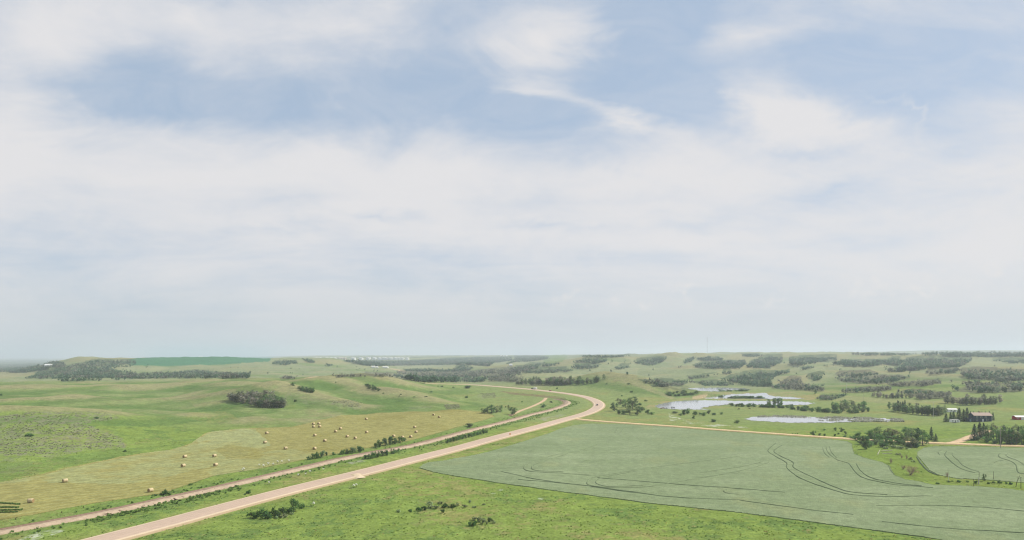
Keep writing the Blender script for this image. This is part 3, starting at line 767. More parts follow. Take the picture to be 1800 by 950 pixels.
# where the far woods stand the floor is dark
WOODS = [
    ('grey-green bush covering the far left ridge and its flank', [[(45, 666), (70, 655), (100, 648), (130, 640), (160, 634), (180, 631.5), (225, 633), (240, 635), (236, 642), (210, 644), (190, 648), (225, 651), (240, 654), (240, 664), (100, 666)], [(240, 656), (300, 653), (345, 650), (395, 653), (440, 656), (438, 665), (240, 666)], [(100, 668), (240, 665), (240, 667), (150, 671), (110, 671)]], .35, 7, 1.0),
    ('two dark woods at the crest right of the teal field', [[(478, 641), (483, 634), (500, 632.5), (520, 634), (522, 639), (505, 642)], [(530, 631), (540, 629.5), (549, 632), (553, 638), (545, 639), (536, 635)], [(572, 641), (580, 640), (586, 643), (578, 645)]], .15, 7, 1.1),
    ('grey scrub along the foot of the far left hill', [[(490, 664), (500, 661.5), (520, 663), (518, 665.5), (492, 666)], [(562, 663), (580, 661), (600, 659), (640, 656), (690, 657), (720, 660), (720, 664), (680, 663), (640, 663), (600, 664)]], .9, 5, .8),
    ('dark green valley wood beyond the bare knoll', [[(690, 661), (700, 659), (730, 664), (790, 662), (830, 662), (850, 664), (860, 668), (850, 672), (790, 672), (740, 672), (716, 668)]], .1, 9, 1.1),
    ('brownish valley wood between the pale far field and the dark wood', [[(690, 655), (730, 653), (790, 654), (850, 650), (900, 646), (925, 648), (940, 655), (905, 660), (895, 662), (920, 668), (905, 672), (860, 670), (850, 662), (740, 663)]], .75, 7, 1.0),
    ('blue-green wood behind the pale far field', [[(708, 653), (720, 648), (760, 648), (795, 650), (800, 646), (815, 640), (826, 643), (832, 648), (825, 652), (780, 654)]], .15, 8, 1.1),
    ('far wooded valley side under the tank farm', [[(600, 634), (640, 634), (720, 634), (790, 630), (840, 627), (900, 626.5), (900, 634), (870, 638), (860, 644), (820, 641), (780, 642), (700, 643), (650, 644), (625, 640)]], .25, 9, 1.0),
    ('wooded slopes at the top of the valley left of centre', [[(900, 624), (930, 624), (965, 627), (962, 632), (930, 636), (905, 637), (890, 641), (905, 630)], [(895, 656), (905, 645), (925, 641), (950, 639), (980, 640), (984, 642), (955, 646), (925, 652)]], .35, 8, 1.0),
    ('low wood band behind the hilltop grove', [[(920, 655), (935, 651), (965, 648), (995, 649), (1008, 653), (985, 655), (945, 657)]], .4, 7, 1.0),
    ('twin lens-shaped dark woods on the far central hill', [[(1002, 646), (1012, 641.5), (1035, 641), (1058, 645), (1040, 648.5), (1015, 648)], [(1007, 638), (1028, 631), (1050, 629), (1066, 632.5), (1068, 636), (1048, 640), (1025, 637)]], .12, 8, 1.1),
    ('small dark wood right of the twin woods', [[(1080, 648), (1092, 644), (1104, 643), (1108, 646), (1090, 650), (1081, 650)], [(1005, 626), (1040, 624.5), (1080, 624.5), (1110, 626), (1080, 629), (1030, 628)]], .2, 7, 1.0),
    ('long dark wood left of the pointed grass hill', [[(1111, 638), (1130, 632), (1155, 627), (1172, 628.5), (1167, 636), (1150, 642), (1138, 643), (1125, 641)], [(1200, 637), (1208, 630), (1219, 627), (1222, 631), (1214, 637), (1204, 640)]], .2, 8, 1.1),
    ('broad dark wood on the plateau edge below the mast', [[(1218, 645), (1232, 637), (1250, 635), (1268, 633), (1280, 641), (1282, 648), (1262, 648), (1235, 647)], [(1222, 631), (1245, 626), (1262, 627), (1275, 632), (1262, 634), (1240, 635)], [(1268, 636), (1290, 631), (1308, 632), (1312, 640), (1300, 648), (1283, 647)]], .25, 8, 1.1),
    ('dark woods on the plateau edge right of the mast', [[(1302, 626), (1310, 622.5), (1330, 623), (1345, 626), (1320, 628)], [(1312, 645), (1320, 634), (1345, 627), (1376, 627), (1374, 638), (1350, 647), (1325, 648)]], .2, 8, 1.1),
    ('long wood along the rim of the right plateau', [[(1387, 630), (1430, 627), (1470, 628), (1472, 633), (1440, 637), (1405, 643), (1388, 641)], [(1462, 640), (1480, 631), (1550, 632), (1580, 629), (1590, 636), (1580, 643), (1552, 641), (1530, 645), (1480, 644)]], .2, 9, 1.1),
    ('large dark wood ending at the bare slope on the right', [[(1587, 642), (1592, 630), (1640, 629), (1712, 631), (1700, 640), (1685, 646), (1640, 648), (1600, 652), (1570, 655), (1555, 653), (1575, 648)]], .3, 9, 1.1),
    ('round bush on the pale field below the plateau', [[(1269, 658), (1274, 653), (1284, 653.5), (1286, 657), (1276, 659)], [(1403, 650), (1415, 647), (1433, 645.5), (1430, 648), (1408, 651)]], .1, 7, 1.2),
    ('big green wood behind the ponds', [[(1270, 668), (1290, 663), (1320, 655), (1345, 652), (1390, 651), (1388, 656), (1368, 660), (1350, 670), (1360, 680), (1330, 680), (1300, 676)]], .2, 8, 1.0),
    ('purple-grey wood right of the big green one', [[(1356, 683), (1375, 670), (1392, 664), (1408, 666), (1412, 674), (1430, 678), (1450, 684), (1448, 688), (1400, 686)]], .7, 8, 1.0),
    ('willow band along the valley bottom left of the ponds', [[(1118, 666), (1160, 668), (1205, 668), (1210, 674), (1200, 678), (1170, 680), (1150, 680), (1130, 672)], [(1212, 672), (1240, 670), (1285, 673), (1290, 678), (1240, 679)], [(1206, 664), (1230, 660), (1265, 659), (1240, 663), (1212, 667)]], .45, 6, 1.0),
    ('small double clump on the open slope', [[(1418, 661), (1428, 658), (1450, 658), (1448, 661), (1435, 663), (1447, 667), (1430, 671), (1419, 667)]], .3, 7, 1.0),
    ('hilltop wood on the central right slope', [[(1468, 661), (1478, 655), (1492, 652), (1510, 653), (1545, 657), (1540, 660), (1500, 664), (1470, 664)], [(1468, 668), (1500, 664), (1550, 660), (1580, 660), (1600, 664), (1575, 671), (1550, 675), (1515, 675), (1480, 671)]], .5, 8, 1.0),
    ('grey scrub belt above the pale slope', [[(1478, 689), (1490, 683), (1520, 680), (1565, 680), (1568, 686), (1530, 689), (1495, 691)], [(1558, 675), (1590, 671), (1630, 668), (1650, 666), (1655, 674), (1620, 680), (1565, 679)]], .85, 6, 1.0),
    ('green thicket on the shore right of the narrow pond', [[(1433, 702), (1443, 694), (1465, 692), (1492, 694), (1480, 699), (1462, 704), (1445, 704)]], .3, 5, 1.0),
    ('grey aspen belt on the right slope above the house', [[(1575, 690), (1590, 685), (1620, 684), (1650, 688), (1672, 690), (1668, 699), (1640, 702), (1618, 704), (1606, 697)]], .75, 7, 1.0),
    ('mixed wood covering the right hillside', [[(1625, 656), (1650, 650), (1690, 650), (1680, 655), (1660, 658), (1635, 659)], [(1688, 653), (1720, 648), (1810, 650), (1810, 668), (1760, 672), (1720, 668), (1700, 666), (1690, 660)]], .55, 8, 1.0),
    ('grey-brown wood low on the right hillside', [[(1690, 670), (1720, 672), (1770, 674), (1815, 670), (1815, 687), (1770, 690), (1730, 691), (1690, 690), (1672, 686), (1700, 680)]], .75, 8, 1.0),
    ('green hedge high on the bare right slope', [[(1743, 635), (1775, 632), (1815, 632), (1815, 639), (1785, 640), (1765, 637)]], .0, 7, .9),
    ('blue far wood along the horizon on the right', [[(1490, 623), (1530, 621), (1560, 620.5), (1590, 621), (1610, 623), (1590, 625), (1520, 625)], [(1610, 624), (1640, 618.5), (1690, 619), (1750, 617.5), (1815, 617.5), (1815, 627), (1700, 628), (1650, 626)]], .2, 10, 1.0),
    ('blue-green bush on the far left plain', [[(-20, 634), (30, 633), (80, 634), (110, 638), (115, 645), (70, 652), (40, 656), (-20, 655)], [(60, 657), (80, 652), (100, 650), (90, 656), (68, 660)]], .3, 8, .45),
]
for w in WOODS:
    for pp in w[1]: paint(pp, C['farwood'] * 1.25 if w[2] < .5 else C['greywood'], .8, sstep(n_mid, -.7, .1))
# ditches and cut banks along the lines
dm, _ = road_dist(gx, gy, 60)
def rowdist(line):
    q = np.nonzero((dd < 1300) & (np.abs(np.arctan2(gx, gy)) < 0.8))[0]
    out = np.full(gx.shape, 99.0); sgn = np.zeros(gx.shape)
    lo, hi = line[:, :2].min(0) - 40, line[:, :2].max(0) + 40
    q = q[(gx[q] > lo[0]) & (gx[q] < hi[0]) & (gy[q] > lo[1]) & (gy[q] < hi[1])]
    tg = np.gradient(line[:, :2], axis=0)
    for s in range(0, len(q), 40000):
        i = q[s:s + 40000]
        dx = gx[i][:, None] - line[None, :, 0]; dy = gy[i][:, None] - line[None, :, 1]
        d2 = np.hypot(dx, dy); k = d2.argmin(1); r = np.arange(len(i))
        out[i] = d2[r, k]; sgn[i] = np.sign(tg[k, 0] * dy[r, k] - tg[k, 1] * dx[r, k])
    return out, sgn
hd, hs_ = rowdist(HIGHWAY); rd, rs_ = rowdist(RAIL)
cov = mixc(cov, mixc(C['olive'], C['bright'], n_mid + .5), sstep(hd + 3 * n_mid, 15, 7) * 0.65)
cov = mixc(cov, C['lush'] * 1.05, sstep(rd + 3 * n_mid, 16, 8) * 0.55)
cov = mixc(cov, C['mud'], sstep(rd + 1.2 * n_fine, 5.6, 4.4) * 0.55)

ground_mat = noisy('ground_cover', attr='cover', scale=0.6, amount=0.25, scale2=0.14, bump=0.35, bump_scale=0.9, rough=1.0, spec=0.0)
vid = np.arange(NT * NR).reshape(NT, NR)
quads = np.stack([vid[:-1, :-1], vid[:-1, 1:], vid[1:, 1:], vid[1:, :-1]], -1).reshape(-1, 4)
V = np.stack([gx, gy, GZ.ravel()], 1)
# close the disc under the camera
V = np.vstack([V, [[0, 0, 0]]])
fan = np.stack([np.full(NT - 1, NT * NR), vid[:-1, 0], vid[1:, 0]], 1)
ground = np_mesh('ground', V, [quads, fan], ground_mat, color=np.vstack([cov, cov[:1]]), smooth_=True)
struct(ground, label='rolling green prairie with meadows, pasture slopes and valley flats')


# ------------------------------------------------------------------ fields: sheets of growth standing on the ground
def field_sheet(name, poly, lift, colors, mat, label, edge=False, hfun=None):
    ins = (in_poly(px + (jx - px) * .6, ld + (jl - ld) * .6, poly) if edge else in_poly(px, ld, poly)).reshape(NT, NR)
    cell = ins[:-1, :-1] & ins[1:, :-1] & ins[:-1, 1:] & ins[1:, 1:]
    q = np.stack([vid[:-1, :-1], vid[:-1, 1:], vid[1:, 1:], vid[1:, :-1]], -1)[cell]
    used, inv = np.unique(q, return_inverse=True)
    q = inv.reshape(-1, 4)
    v = V[used].copy(); v[:, 2] += lift if hfun is None else hfun(used)
    e = np.concatenate([q[:, [0, 1]], q[:, [1, 2]], q[:, [2, 3]], q[:, [3, 0]]])
    key = np.sort(e, 1); key = key[:, 0].astype(np.int64) * len(used) + key[:, 1]
    u, ix, ct = np.unique(key, return_index=True, return_counts=True)
    be = e[ix[ct == 1]]
    low = v.copy(); low[:, 2] = V[used][:, 2] - 0.1
    n = len(v)
    side = np.stack([be[:, 0], be[:, 1], be[:, 1] + n, be[:, 0] + n], 1)
    c = colors[used]
    o = np_mesh(name, np.vstack([v, low]), [q, side], mat, color=np.vstack([c, c * 0.9]), smooth_=False)
    f = np.ones(len(o.data.polygons), bool); f[len(q):] = False
    o.data.polygons.foreach_set('use_smooth', f)
    return struct(o, label=label)


cc = mixc(C['crop'], C['cropl'], sstep(fbm(gx / 60, gy / 28 + 2, 4) , -0.1, 0.4))
cc = mixc(cc, C['cropd'], sstep(fbm(gx / 38 + 9, gy / 38, 4) + 0.3 * n_fine, 0.1, 0.5) * 0.6)
cc = mixc(cc, np.array((.235, .262, .130)), sstep(fbm(gx / 26 + 3, gy / 55, 4), .12, .5) * .5)
cc = mixc(cc, C['cropd'] * .92, sstep(np.sin((gx * .34 + gy * .94 + 9 * n_big) * 2 * np.pi / 11) + n_mid + n_fine, .7, 1.9) * .30)
cc = mixc(cc, C['cropl'] * 1.03, sstep(np.abs(fbm(gx / 150, gy / 25, 2)), 0.08, 0.0) * 0.5)
cc = mixc(cc, C['cropd'] * .9, sstep(fbm(gx / 1.6, gy / 1.6, 3, .7), 0.1, 0.5) * 0.35)
crop_mat = noisy('crop_canopy', attr='cover', scale=2.2, amount=0.22, scale2=0.3, bump=0.28, bump_scale=1.8, rough=1.0, spec=0.02)
lumpy = lambda used: 0.26 + 0.07 * fbm(gx[used] / 2.2, gy[used] / 2.2, 3) + 0.10 * fbm(gx[used] / 14, gy[used] / 14, 2)
crop_field = field_sheet('crop_field', CROP, 0.26, cc, crop_mat, 'large grey-green crop field with tyre tracks below the gravel road', hfun=lumpy)
crop_field2 = field_sheet('crop_field', CROP2, 0.26, cc, crop_mat, 'small grey-green crop field below the spruce farmyard', hfun=lumpy)
hy = mixc(C['hay'], C['haydk'], sstep(n_big + .5 * n_mid, 0.05, 0.45) * 0.7)
jx2, jl2 = px + (jx - px) * 3 + 5 * n_big, ld + (jl - ld) * 2.5
hb = in_poly(jx2, jl2, ground_poly([(330, 784), (362, 762), (430, 753), (450, 755), (462, 770), (470, 785), (440, 800), (400, 815), (330, 830), (250, 850), (170, 850), (60, 845), (-60, 860), (-60, 848), (60, 839), (130, 822), (230, 802)]))
hb2 = in_poly(jx2, jl2, ground_poly([(400, 812), (480, 792), (520, 790), (560, 800), (538, 808), (451, 825), (377, 837), (360, 830)]))
hb3 = in_poly(jx2, jl2, ground_poly([(345, 772), (372, 759), (430, 754), (452, 758), (465, 772), (476, 784), (452, 782), (420, 776), (380, 780), (350, 786)]))
hy = mixc(hy, np.array((.300, .345, .185)), hb3 * .8 * sstep(n_mid, -.6, .1))
hy = mixc(hy, C['haylt'], (hb * 0.85 + hb2 * 0.7) * sstep(n_mid, -.5, .2))
hy = mixc(hy, C['haydk'], in_poly(jx2, jl2, ground_poly([(375, 790), (400, 782), (440, 786), (465, 800), (455, 808), (400, 806)])) * 0.6)
# mower swaths follow the long edge of the field
sw = np.sin((gx * 0.80 - gy * 0.60 + 6 * n_big) * 2 * np.pi / 5.2)
hy = mixc(hy, C['haylt'] * 1.05, sstep(sw + n_fine, 0.2, 1.2) * 0.4)
hy = mixc(hy, C['haydk'], sstep(-sw + n_fine, 0.3, 1.4) * 0.5)
hay_mat = noisy('mown_hay', attr='cover', scale=0.9, amount=0.26, scale2=0.2, bump=0.08, bump_scale=2.0, rough=1.0, spec=0.0)
hay_field = field_sheet('hay_field', HAY, 0.06, hy, hay_mat, 'mown olive-gold hay field dotted with round bales', edge=True)


def ribbon(name, line, offs, zs, colors, mat, parent=None, label=None, wob=0.0):
    t = np.gradient(line[:, :2], axis=0); t /= np.linalg.norm(t, axis=1)[:, None]
    nrm = np.stack([t[:, 1], -t[:, 0]], 1)             # to the right of travel
    n, m = len(line), len(offs)
    v = np.zeros((n, m, 3)); c = np.zeros((n, m, 3))
    for j, (o, z) in enumerate(zip(offs, zs)):
        w = wob * fbm(line[:, 0] / 5 + 7 * j, line[:, 1] / 5, 3)
        v[:, j, :2] = line[:, :2] + nrm * (o + w * np.sign(o))[:, None]
        v[:, j, 2] = line[:, 2] + z; c[:, j] = colors[j]
    i = np.arange(n * m).reshape(n, m)
    q = np.stack([i[:-1, :-1], i[1:, :-1], i[1:, 1:], i[:-1, 1:]], -1).reshape(-1, 4)[:, ::-1]
    o = np_mesh(name, v.reshape(-1, 3), q, mat, parent, color=c.reshape(-1, 3))
    return o


A, S = np.array((.485, .372, .288)), np.array((.58, .475, .335))
A2, G1 = A * 0.93, C['olive']
hw_off = [-9, -5.9, -5.4, -4.5, -4.4, -3.2, -2.4, -0.7, 0, 0.7, 2.4, 3.2, 4.4, 4.5, 5.4, 5.9, 9]
hw_z = [-1.3, -0.05, 0.0, .06, .08, .10, .12, .13, .14, .13, .12, .10, .08, .06, 0.0, -0.05, -1.3]
hw_c = [G1, C['dirt'] * .9, S, S, A, A2, A, A2, A * 1.02, A2, A, A2, A, S, S, C['dirt'] * .9, G1]
road_mat = noisy('chip_seal_paving', attr='cover', scale=0.5, amount=0.07, scale2=0.04, rough=0.85, spec=0.2, bump=0.01, bump_scale=6)
road = struct(ribbon('road', HIGHWAY, hw_off, hw_z, hw_c, road_mat), label='pinkish two-lane highway curving left between the hills')
grav_mat = noisy('gravel', attr='cover', scale=0.8, amount=0.2, scale2=0.15, rough=1.0, spec=0.05, bump=0.05, bump_scale=3)
gc = np.array((.60, .46, .27))
struct(ribbon('gravel_road', SIDE, [-6, -3.1, -2.6, -1.0, 0, 1.0, 2.6, 3.1, 6], [-.9, 0, .08, .1, .13, .1, .08, 0, -.9], [C['olive'], C['mud'], gc, gc * .92, gc * 1.05, gc * .92, gc, C['mud'], C['olive']], grav_mat, wob=0.5), label='straight yellow gravel side road along the crop field')
dl = DRIVE.copy(); dl[:, 2] += 0.2
struct(ribbon('driveway', dl, [-3.6, -2.4, 0, 2.4, 3.6], [-.3, .05, .1, .05, -.3], [C['olive'], C['dirt'] * 1.1, C['dirt'] * 1.2, C['dirt'] * 1.1, C['olive']], grav_mat, wob=0.8), label='pale dirt driveway turning up to the farmyard')
tl = TRACK.copy(); tl[:, 2] += 0.2
struct(ribbon('dirt_track', tl, [-2.6, -1.6, 0, 1.6, 2.6], [-.3, .05, .08, .05, -.3], [C['olive'], C['dirt'], C['dirt'] * 1.1, C['dirt'], C['olive']], grav_mat, wob=0.6), label='short pale dirt track beside the railway curve')
# the highway's stub approach where the field gate is
ap = ground_line([(626, 834), (631, 837.2), (635, 839.3)], 1.0, 2, 1); ap[:, 2] += np.linspace(.25, -.35, len(ap))
struct(ribbon('field_approach', ap, [-3.2, -1.5, 0, 1.5, 3.2], [-.5, .05, .08, .05, -.5], [C['olive'], S, S, S, C['olive']], grav_mat), label='tiny gravel field approach off the highway')

ba = np.array((.375, .295, .215))
railway = bpy.data.objects.new('railway', None); COL.objects.link(railway)
struct(railway, label='single railway track on brown ballast beside the highway')
r_off = [-6.0, -3.3, -2.6, -1.6, -1.3, 0, 1.3, 1.6, 3.0, 3.8, 6.5]
r_z = [-1.2, -0.25, 0.0, .32, .36, .36, .36, .32, 0.0, -.2, -1.2]
r_c = [C['lush'], C['mud'] * .8, ba * .85, ba, ba * .84, ba * .92, ba * .84, ba, ba * 1.15, ba * 1.1, C['lush']]
ribbon('ballast', RAIL, r_off, r_z, r_c, grav_mat, railway, wob=0.9)
rail_mat = principled('rusty_rail', (.16, .085, .06), 0.6, 0.4)
for s_ in (-0.75, 0.75):
    ribbon('rail', RAIL, [s_ - .045, s_ - .04, s_ + .04, s_ + .045], [.36, .53, .53, .36], [ba] * 4, rail_mat, railway)

# ------------------------------------------------------------------ tyre tracks pressed into the crop, shade of the gaps painted dark
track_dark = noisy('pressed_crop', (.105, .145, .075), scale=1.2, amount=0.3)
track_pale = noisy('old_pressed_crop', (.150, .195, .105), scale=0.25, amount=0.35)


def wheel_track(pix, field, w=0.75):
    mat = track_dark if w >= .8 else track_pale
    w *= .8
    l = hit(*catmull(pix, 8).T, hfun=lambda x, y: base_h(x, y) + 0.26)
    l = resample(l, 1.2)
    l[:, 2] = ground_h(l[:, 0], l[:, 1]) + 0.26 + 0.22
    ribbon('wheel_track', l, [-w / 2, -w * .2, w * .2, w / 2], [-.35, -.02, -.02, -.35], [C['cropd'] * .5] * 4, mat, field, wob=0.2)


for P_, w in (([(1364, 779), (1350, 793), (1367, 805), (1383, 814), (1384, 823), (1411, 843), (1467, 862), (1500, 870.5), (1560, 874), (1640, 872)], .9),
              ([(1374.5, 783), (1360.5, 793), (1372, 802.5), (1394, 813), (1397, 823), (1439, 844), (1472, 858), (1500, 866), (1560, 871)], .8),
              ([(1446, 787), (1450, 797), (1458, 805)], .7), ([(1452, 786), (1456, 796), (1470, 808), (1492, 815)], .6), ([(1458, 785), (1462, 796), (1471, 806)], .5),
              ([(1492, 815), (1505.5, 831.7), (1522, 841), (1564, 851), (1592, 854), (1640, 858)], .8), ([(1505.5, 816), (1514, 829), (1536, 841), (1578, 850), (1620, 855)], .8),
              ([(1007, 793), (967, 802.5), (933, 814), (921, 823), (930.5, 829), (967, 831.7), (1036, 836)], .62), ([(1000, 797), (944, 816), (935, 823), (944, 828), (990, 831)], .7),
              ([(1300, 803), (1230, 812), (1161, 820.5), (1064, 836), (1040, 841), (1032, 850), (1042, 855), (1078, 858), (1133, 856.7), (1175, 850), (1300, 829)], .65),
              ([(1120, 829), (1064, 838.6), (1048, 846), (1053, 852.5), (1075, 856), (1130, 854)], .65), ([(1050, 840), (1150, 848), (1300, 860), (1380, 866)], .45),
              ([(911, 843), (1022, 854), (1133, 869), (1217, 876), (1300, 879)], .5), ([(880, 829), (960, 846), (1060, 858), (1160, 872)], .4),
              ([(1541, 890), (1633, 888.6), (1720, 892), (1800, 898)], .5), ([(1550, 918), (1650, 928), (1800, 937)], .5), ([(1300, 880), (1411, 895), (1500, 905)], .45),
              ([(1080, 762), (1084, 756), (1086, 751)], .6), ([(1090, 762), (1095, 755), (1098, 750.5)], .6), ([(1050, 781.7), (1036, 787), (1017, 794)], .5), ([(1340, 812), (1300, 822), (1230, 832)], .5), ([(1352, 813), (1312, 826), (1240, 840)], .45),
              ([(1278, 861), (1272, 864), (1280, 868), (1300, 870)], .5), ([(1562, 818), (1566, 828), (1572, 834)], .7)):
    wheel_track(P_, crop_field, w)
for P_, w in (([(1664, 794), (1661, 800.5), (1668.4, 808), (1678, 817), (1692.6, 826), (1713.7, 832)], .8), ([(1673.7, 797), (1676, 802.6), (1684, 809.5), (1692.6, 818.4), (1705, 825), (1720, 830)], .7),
              ([(1758, 798), (1755, 801), (1760, 806), (1777, 811.6), (1786, 818.4), (1788.4, 828), (1792.6, 832), (1806, 833)], .8), ([(1771.6, 798), (1768.4, 801), (1777, 806), (1791.6, 812), (1803, 820)], .7), ([(1654, 792), (1649, 795), (1652, 800)], .5), ([(1612, 803), (1622, 818), (1634, 829), (1650, 836)], 1.3), ([(1748, 814), (1754, 811), (1764, 811)], .4)):  # the broadest ribbon paints the field's shaded left edge dark
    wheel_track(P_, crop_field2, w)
for (cx, cy) in ((1508, 818), (1528, 857), (1441, 845)):
    pass

# ------------------------------------------------------------------ water
water_mat = principled('pond_water', (.36, .37, .40), 0.05, 0.5)
_nt = water_mat.node_tree; _tc = _nt.nodes.new('ShaderNodeTexCoord'); _n = _nt.nodes.new('ShaderNodeTexNoise'); _b = _nt.nodes.new('ShaderNodeBump')
_n.inputs['Scale'].default_value = 1.3; _n.inputs['Detail'].default_value = 4; _b.inputs['Distance'].default_value = 0.02
_nt.links.new(_tc.outputs['Object'], _n.inputs['Vector']); _nt.links.new(_n.outputs['Fac'], _b.inputs['Height']); _nt.links.new(_b.outputs[0], _nt.nodes['Principled BSDF'].inputs['Normal'])
for (poly, lev), lab in zip(PONDS, ('largest open pond with cattle at its left shore', 'narrow pond behind the willow island', 'farthest pond below the wooded slope', 'long pale marsh pond full of reeds')):
    d = np.exp(poly[:, 1]); x = (poly[:, 0] - 900) / FPX * d
    cx, cy = x.mean(), d.mean()
    me = bpy.data.meshes.new('pond')
    me.from_pydata([(cx + (a - cx) * 1.02, cy + (b - cy) * 1.02, lev) for a, b in zip(x, d)], [], [tuple(range(len(x)))])
    me.materials.append(water_mat)
    o = bpy.data.objects.new('pond', me); COL.objects.link(o); struct(o, label=lab)
    if me.polygons[0].normal.z < 0: me.flip_normals()

# ------------------------------------------------------------------ where things stand


def gz(x, y):
    """height of the ground sheet itself"""
    x = np.atleast_1d(np.asarray(x, float)); y = np.atleast_1d(np.asarray(y, float))
    th = np.arctan2(x, y); r = np.clip(np.hypot(x, y), RR[0], RR[-1] - 1)
    i = np.clip(np.searchsorted(TH, th) - 1, 0, NT - 2); j = np.clip(np.searchsorted(RR, r) - 1, 0, NR - 2)
    u = (th - TH[i]) / (TH[i + 1] - TH[i]); v = (r - RR[j]) / (RR[j + 1] - RR[j])
    return GZ[i, j] * (1 - u) * (1 - v) + GZ[i + 1, j] * u * (1 - v) + GZ[i, j + 1] * (1 - u) * v + GZ[i + 1, j + 1] * u * v


def spot(px_, py_):
    return hit([px_], [py_], gz)[0]


# ------------------------------------------------------------------ foliage
def leaf_cards(P, Nn, size, R, aspect=1.0, droop=0.0):
    """one small leaf-clump face per point, facing roughly Nn"""
    n = len(P)
    a = R.normal(size=(n, 3)); t = np.cross(Nn, a); t /= np.linalg.norm(t, axis=1)[:, None] + 1e-9
    b = np.cross(Nn, t)
    if droop: b[:, 2] -= droop; b /= np.linalg.norm(b, axis=1)[:, None]
    s = size * R.uniform(0.6, 1.35, n)[:, None]
    k = R.uniform(0.55, 1.0, (n, 4, 1))
    q = np.stack([P - t * s * k[:, 0], P - b * s * aspect * k[:, 1], P + t * s * k[:, 2], P + b * s * aspect * k[:, 3]], 1)
    q += (Nn * s * 0.25)[:, None, :] * np.array([0, 1, 0, 1])[None, :, None]
    return q.reshape(-1, 3), np.arange(4 * n).reshape(-1, 4)


def lobe_points(lobes, n, R, shell=0.45):
    lobes = np.array(lobes, float)                          # x y z rx ry rz
    w = (lobes[:, 3] * lobes[:, 4] * lobes[:, 5]) ** 0.67; k = R.choice(len(lobes), n, p=w / w.sum())
    d = R.normal(size=(n, 3)); d /= np.linalg.norm(d, axis=1)[:, None]
    rad = R.uniform(0, 1, n) ** shell
    # ragged outline
    rad *= 0.78 + 0.34 * np.abs(np.sin(d[:, 0] * 7 + k * 1.7) * np.sin(d[:, 1] * 6 + k) + 0.5 * np.sin(d[:, 2] * 9 + k * 2.3))
    P = lobes[k, :3] + d * rad[:, None] * lobes[k, 3:]
    nn = d * 0.7 + R.normal(size=(n, 3)) * 0.6 + np.array([0, 0, 0.35])
    nn /= np.linalg.norm(nn, axis=1)[:, None]
    return P, nn, k


def leaf_color(base, n, k, R, var=0.25):
    b = np.array(base)[None, :] * (1 + R.normal(0, var, (n, 1)).clip(-0.5, 0.6))
    hue = R.normal(0, 0.10, (n, 1))
    b = b * np.concatenate([1 + hue, np.ones((n, 1)), 1 - hue * 0.5], 1)
    lob = np.random.default_rng(11).uniform(0.8, 1.2, 400)
    return np.repeat((b * 2.5 * lob[k][:, None]).clip(0.008, 1), 4, 0)


leaf_mat = noisy('leaves', attr='cover', scale=0.6, amount=0.18, rough=0.8, spec=0.15, rand=0.22, trans=0.5, up=0.3)
needle_mat = noisy('needles', attr='cover', scale=0.6, amount=0.18, rough=0.85, spec=0.1, rand=0.18, trans=0.3, up=0.3)
bark_mat = noisy('bark', (.20, .18, .15), scale=3, amount=0.3)
pale_bark = noisy('pale_bark', (.42, .40, .34), scale=3, amount=0.25)
dark_bark = noisy('dark_bark', (.085, .065, .05), scale=3, amount=0.3)
dead_wood = noisy('bleached_wood', (.48, .45, .38), scale=3, amount=0.2)


class Kind:
    """a kind of plant: a few individuals are built, later ones are copies of them"""
    def __init__(s, name, cat, build, variants, h0, w0):
        s.name, s.cat, s.build, s.h0, s.w0 = name, cat, build, h0, w0
        s.slots = [None] * variants; s.n = 0

    def place(s, loc, h, w, label, group=None, rz=None):
        i = s.n % len(s.slots); s.n += 1
        rz = random.uniform(0, 6.28) if rz is None else rz
        sc = (w / s.w0, w / s.w0, h / s.h0)
        if s.slots[i] is None:
            t = thing(s.name, label, s.cat, loc, rz, group)
            s.build(t, np.random.default_rng(100 + 13 * i + len(s.name)), i)
            t.scale = sc
            s.slots[i] = t
            return t
        t = dup(s.slots[i], loc, rz, label, None, sc)
        if group: t['group'] = group
        elif 'group' in t: del t['group']
        return t

    def at(s, px_, py_, wpx, hpx, label, group=None):
        p = spot(px_, py_)
        m = p[1] / FPX
        return s.place((p[0], p[1], p[2] - 0.1), hpx * m, wpx * m, label, group)


def wood(t, segs, mat, name='trunk', n=6):
    m = MB()
    for a, b, r0, r1 in segs: m.tube(a, b, r0, r1, n)
    return m.build(name, mat, t)


def b_grey_aspen(t, R, i): b_aspen(t, R, i, [(.098, .108, .074), (.120, .118, .092), (.080, .098, .058), (.132, .122, .098)])


def b_aspen(t, R, i, bases=None):
    lean = R.normal(0, .25, 2)
    wood(t, [((0, 0, -.3), (lean[0] * .5, lean[1] * .5, 4), .16, .11), ((lean[0] * .5, lean[1] * .5, 4), (lean[0], lean[1], 8.6), .11, .03)] +
         [((lean[0] * z / 8, lean[1] * z / 8, z), (lean[0] * z / 8 + math.cos(a) * 1.5, lean[1] * z / 8 + math.sin(a) * 1.5, z + 1.2), .05, .02) for z, a in ((3, .5), (4.2, 2.4), (5.2, 4.1), (6, 5.6))], pale_bark, n=5)
    lobes = []
    for k in range(7):
        z = 1.9 + k * 1.1; r = [1.5, 1.9, 2.05, 2.05, 1.9, 1.6, 1.2][k] * R.uniform(.8, 1.2)
        a = R.uniform(0, 6.28); o = R.uniform(0.1, .8)
        lobes.append((math.cos(a) * o, math.sin(a) * o, z, r, r, 1.15))
    P, N_, k = lobe_points(lobes, 330, R)
    v, f = leaf_cards(P, N_, .38, R)
    base = bases[i % 4] if bases else [(.055, .092, .036), (.074, .096, .048), (.048, .082, .036), (.092, .100, .064), (.064, .094, .042)][i % 5]
    np_mesh('crown', v, f, leaf_mat, t, leaf_color(base, len(P), k, R))


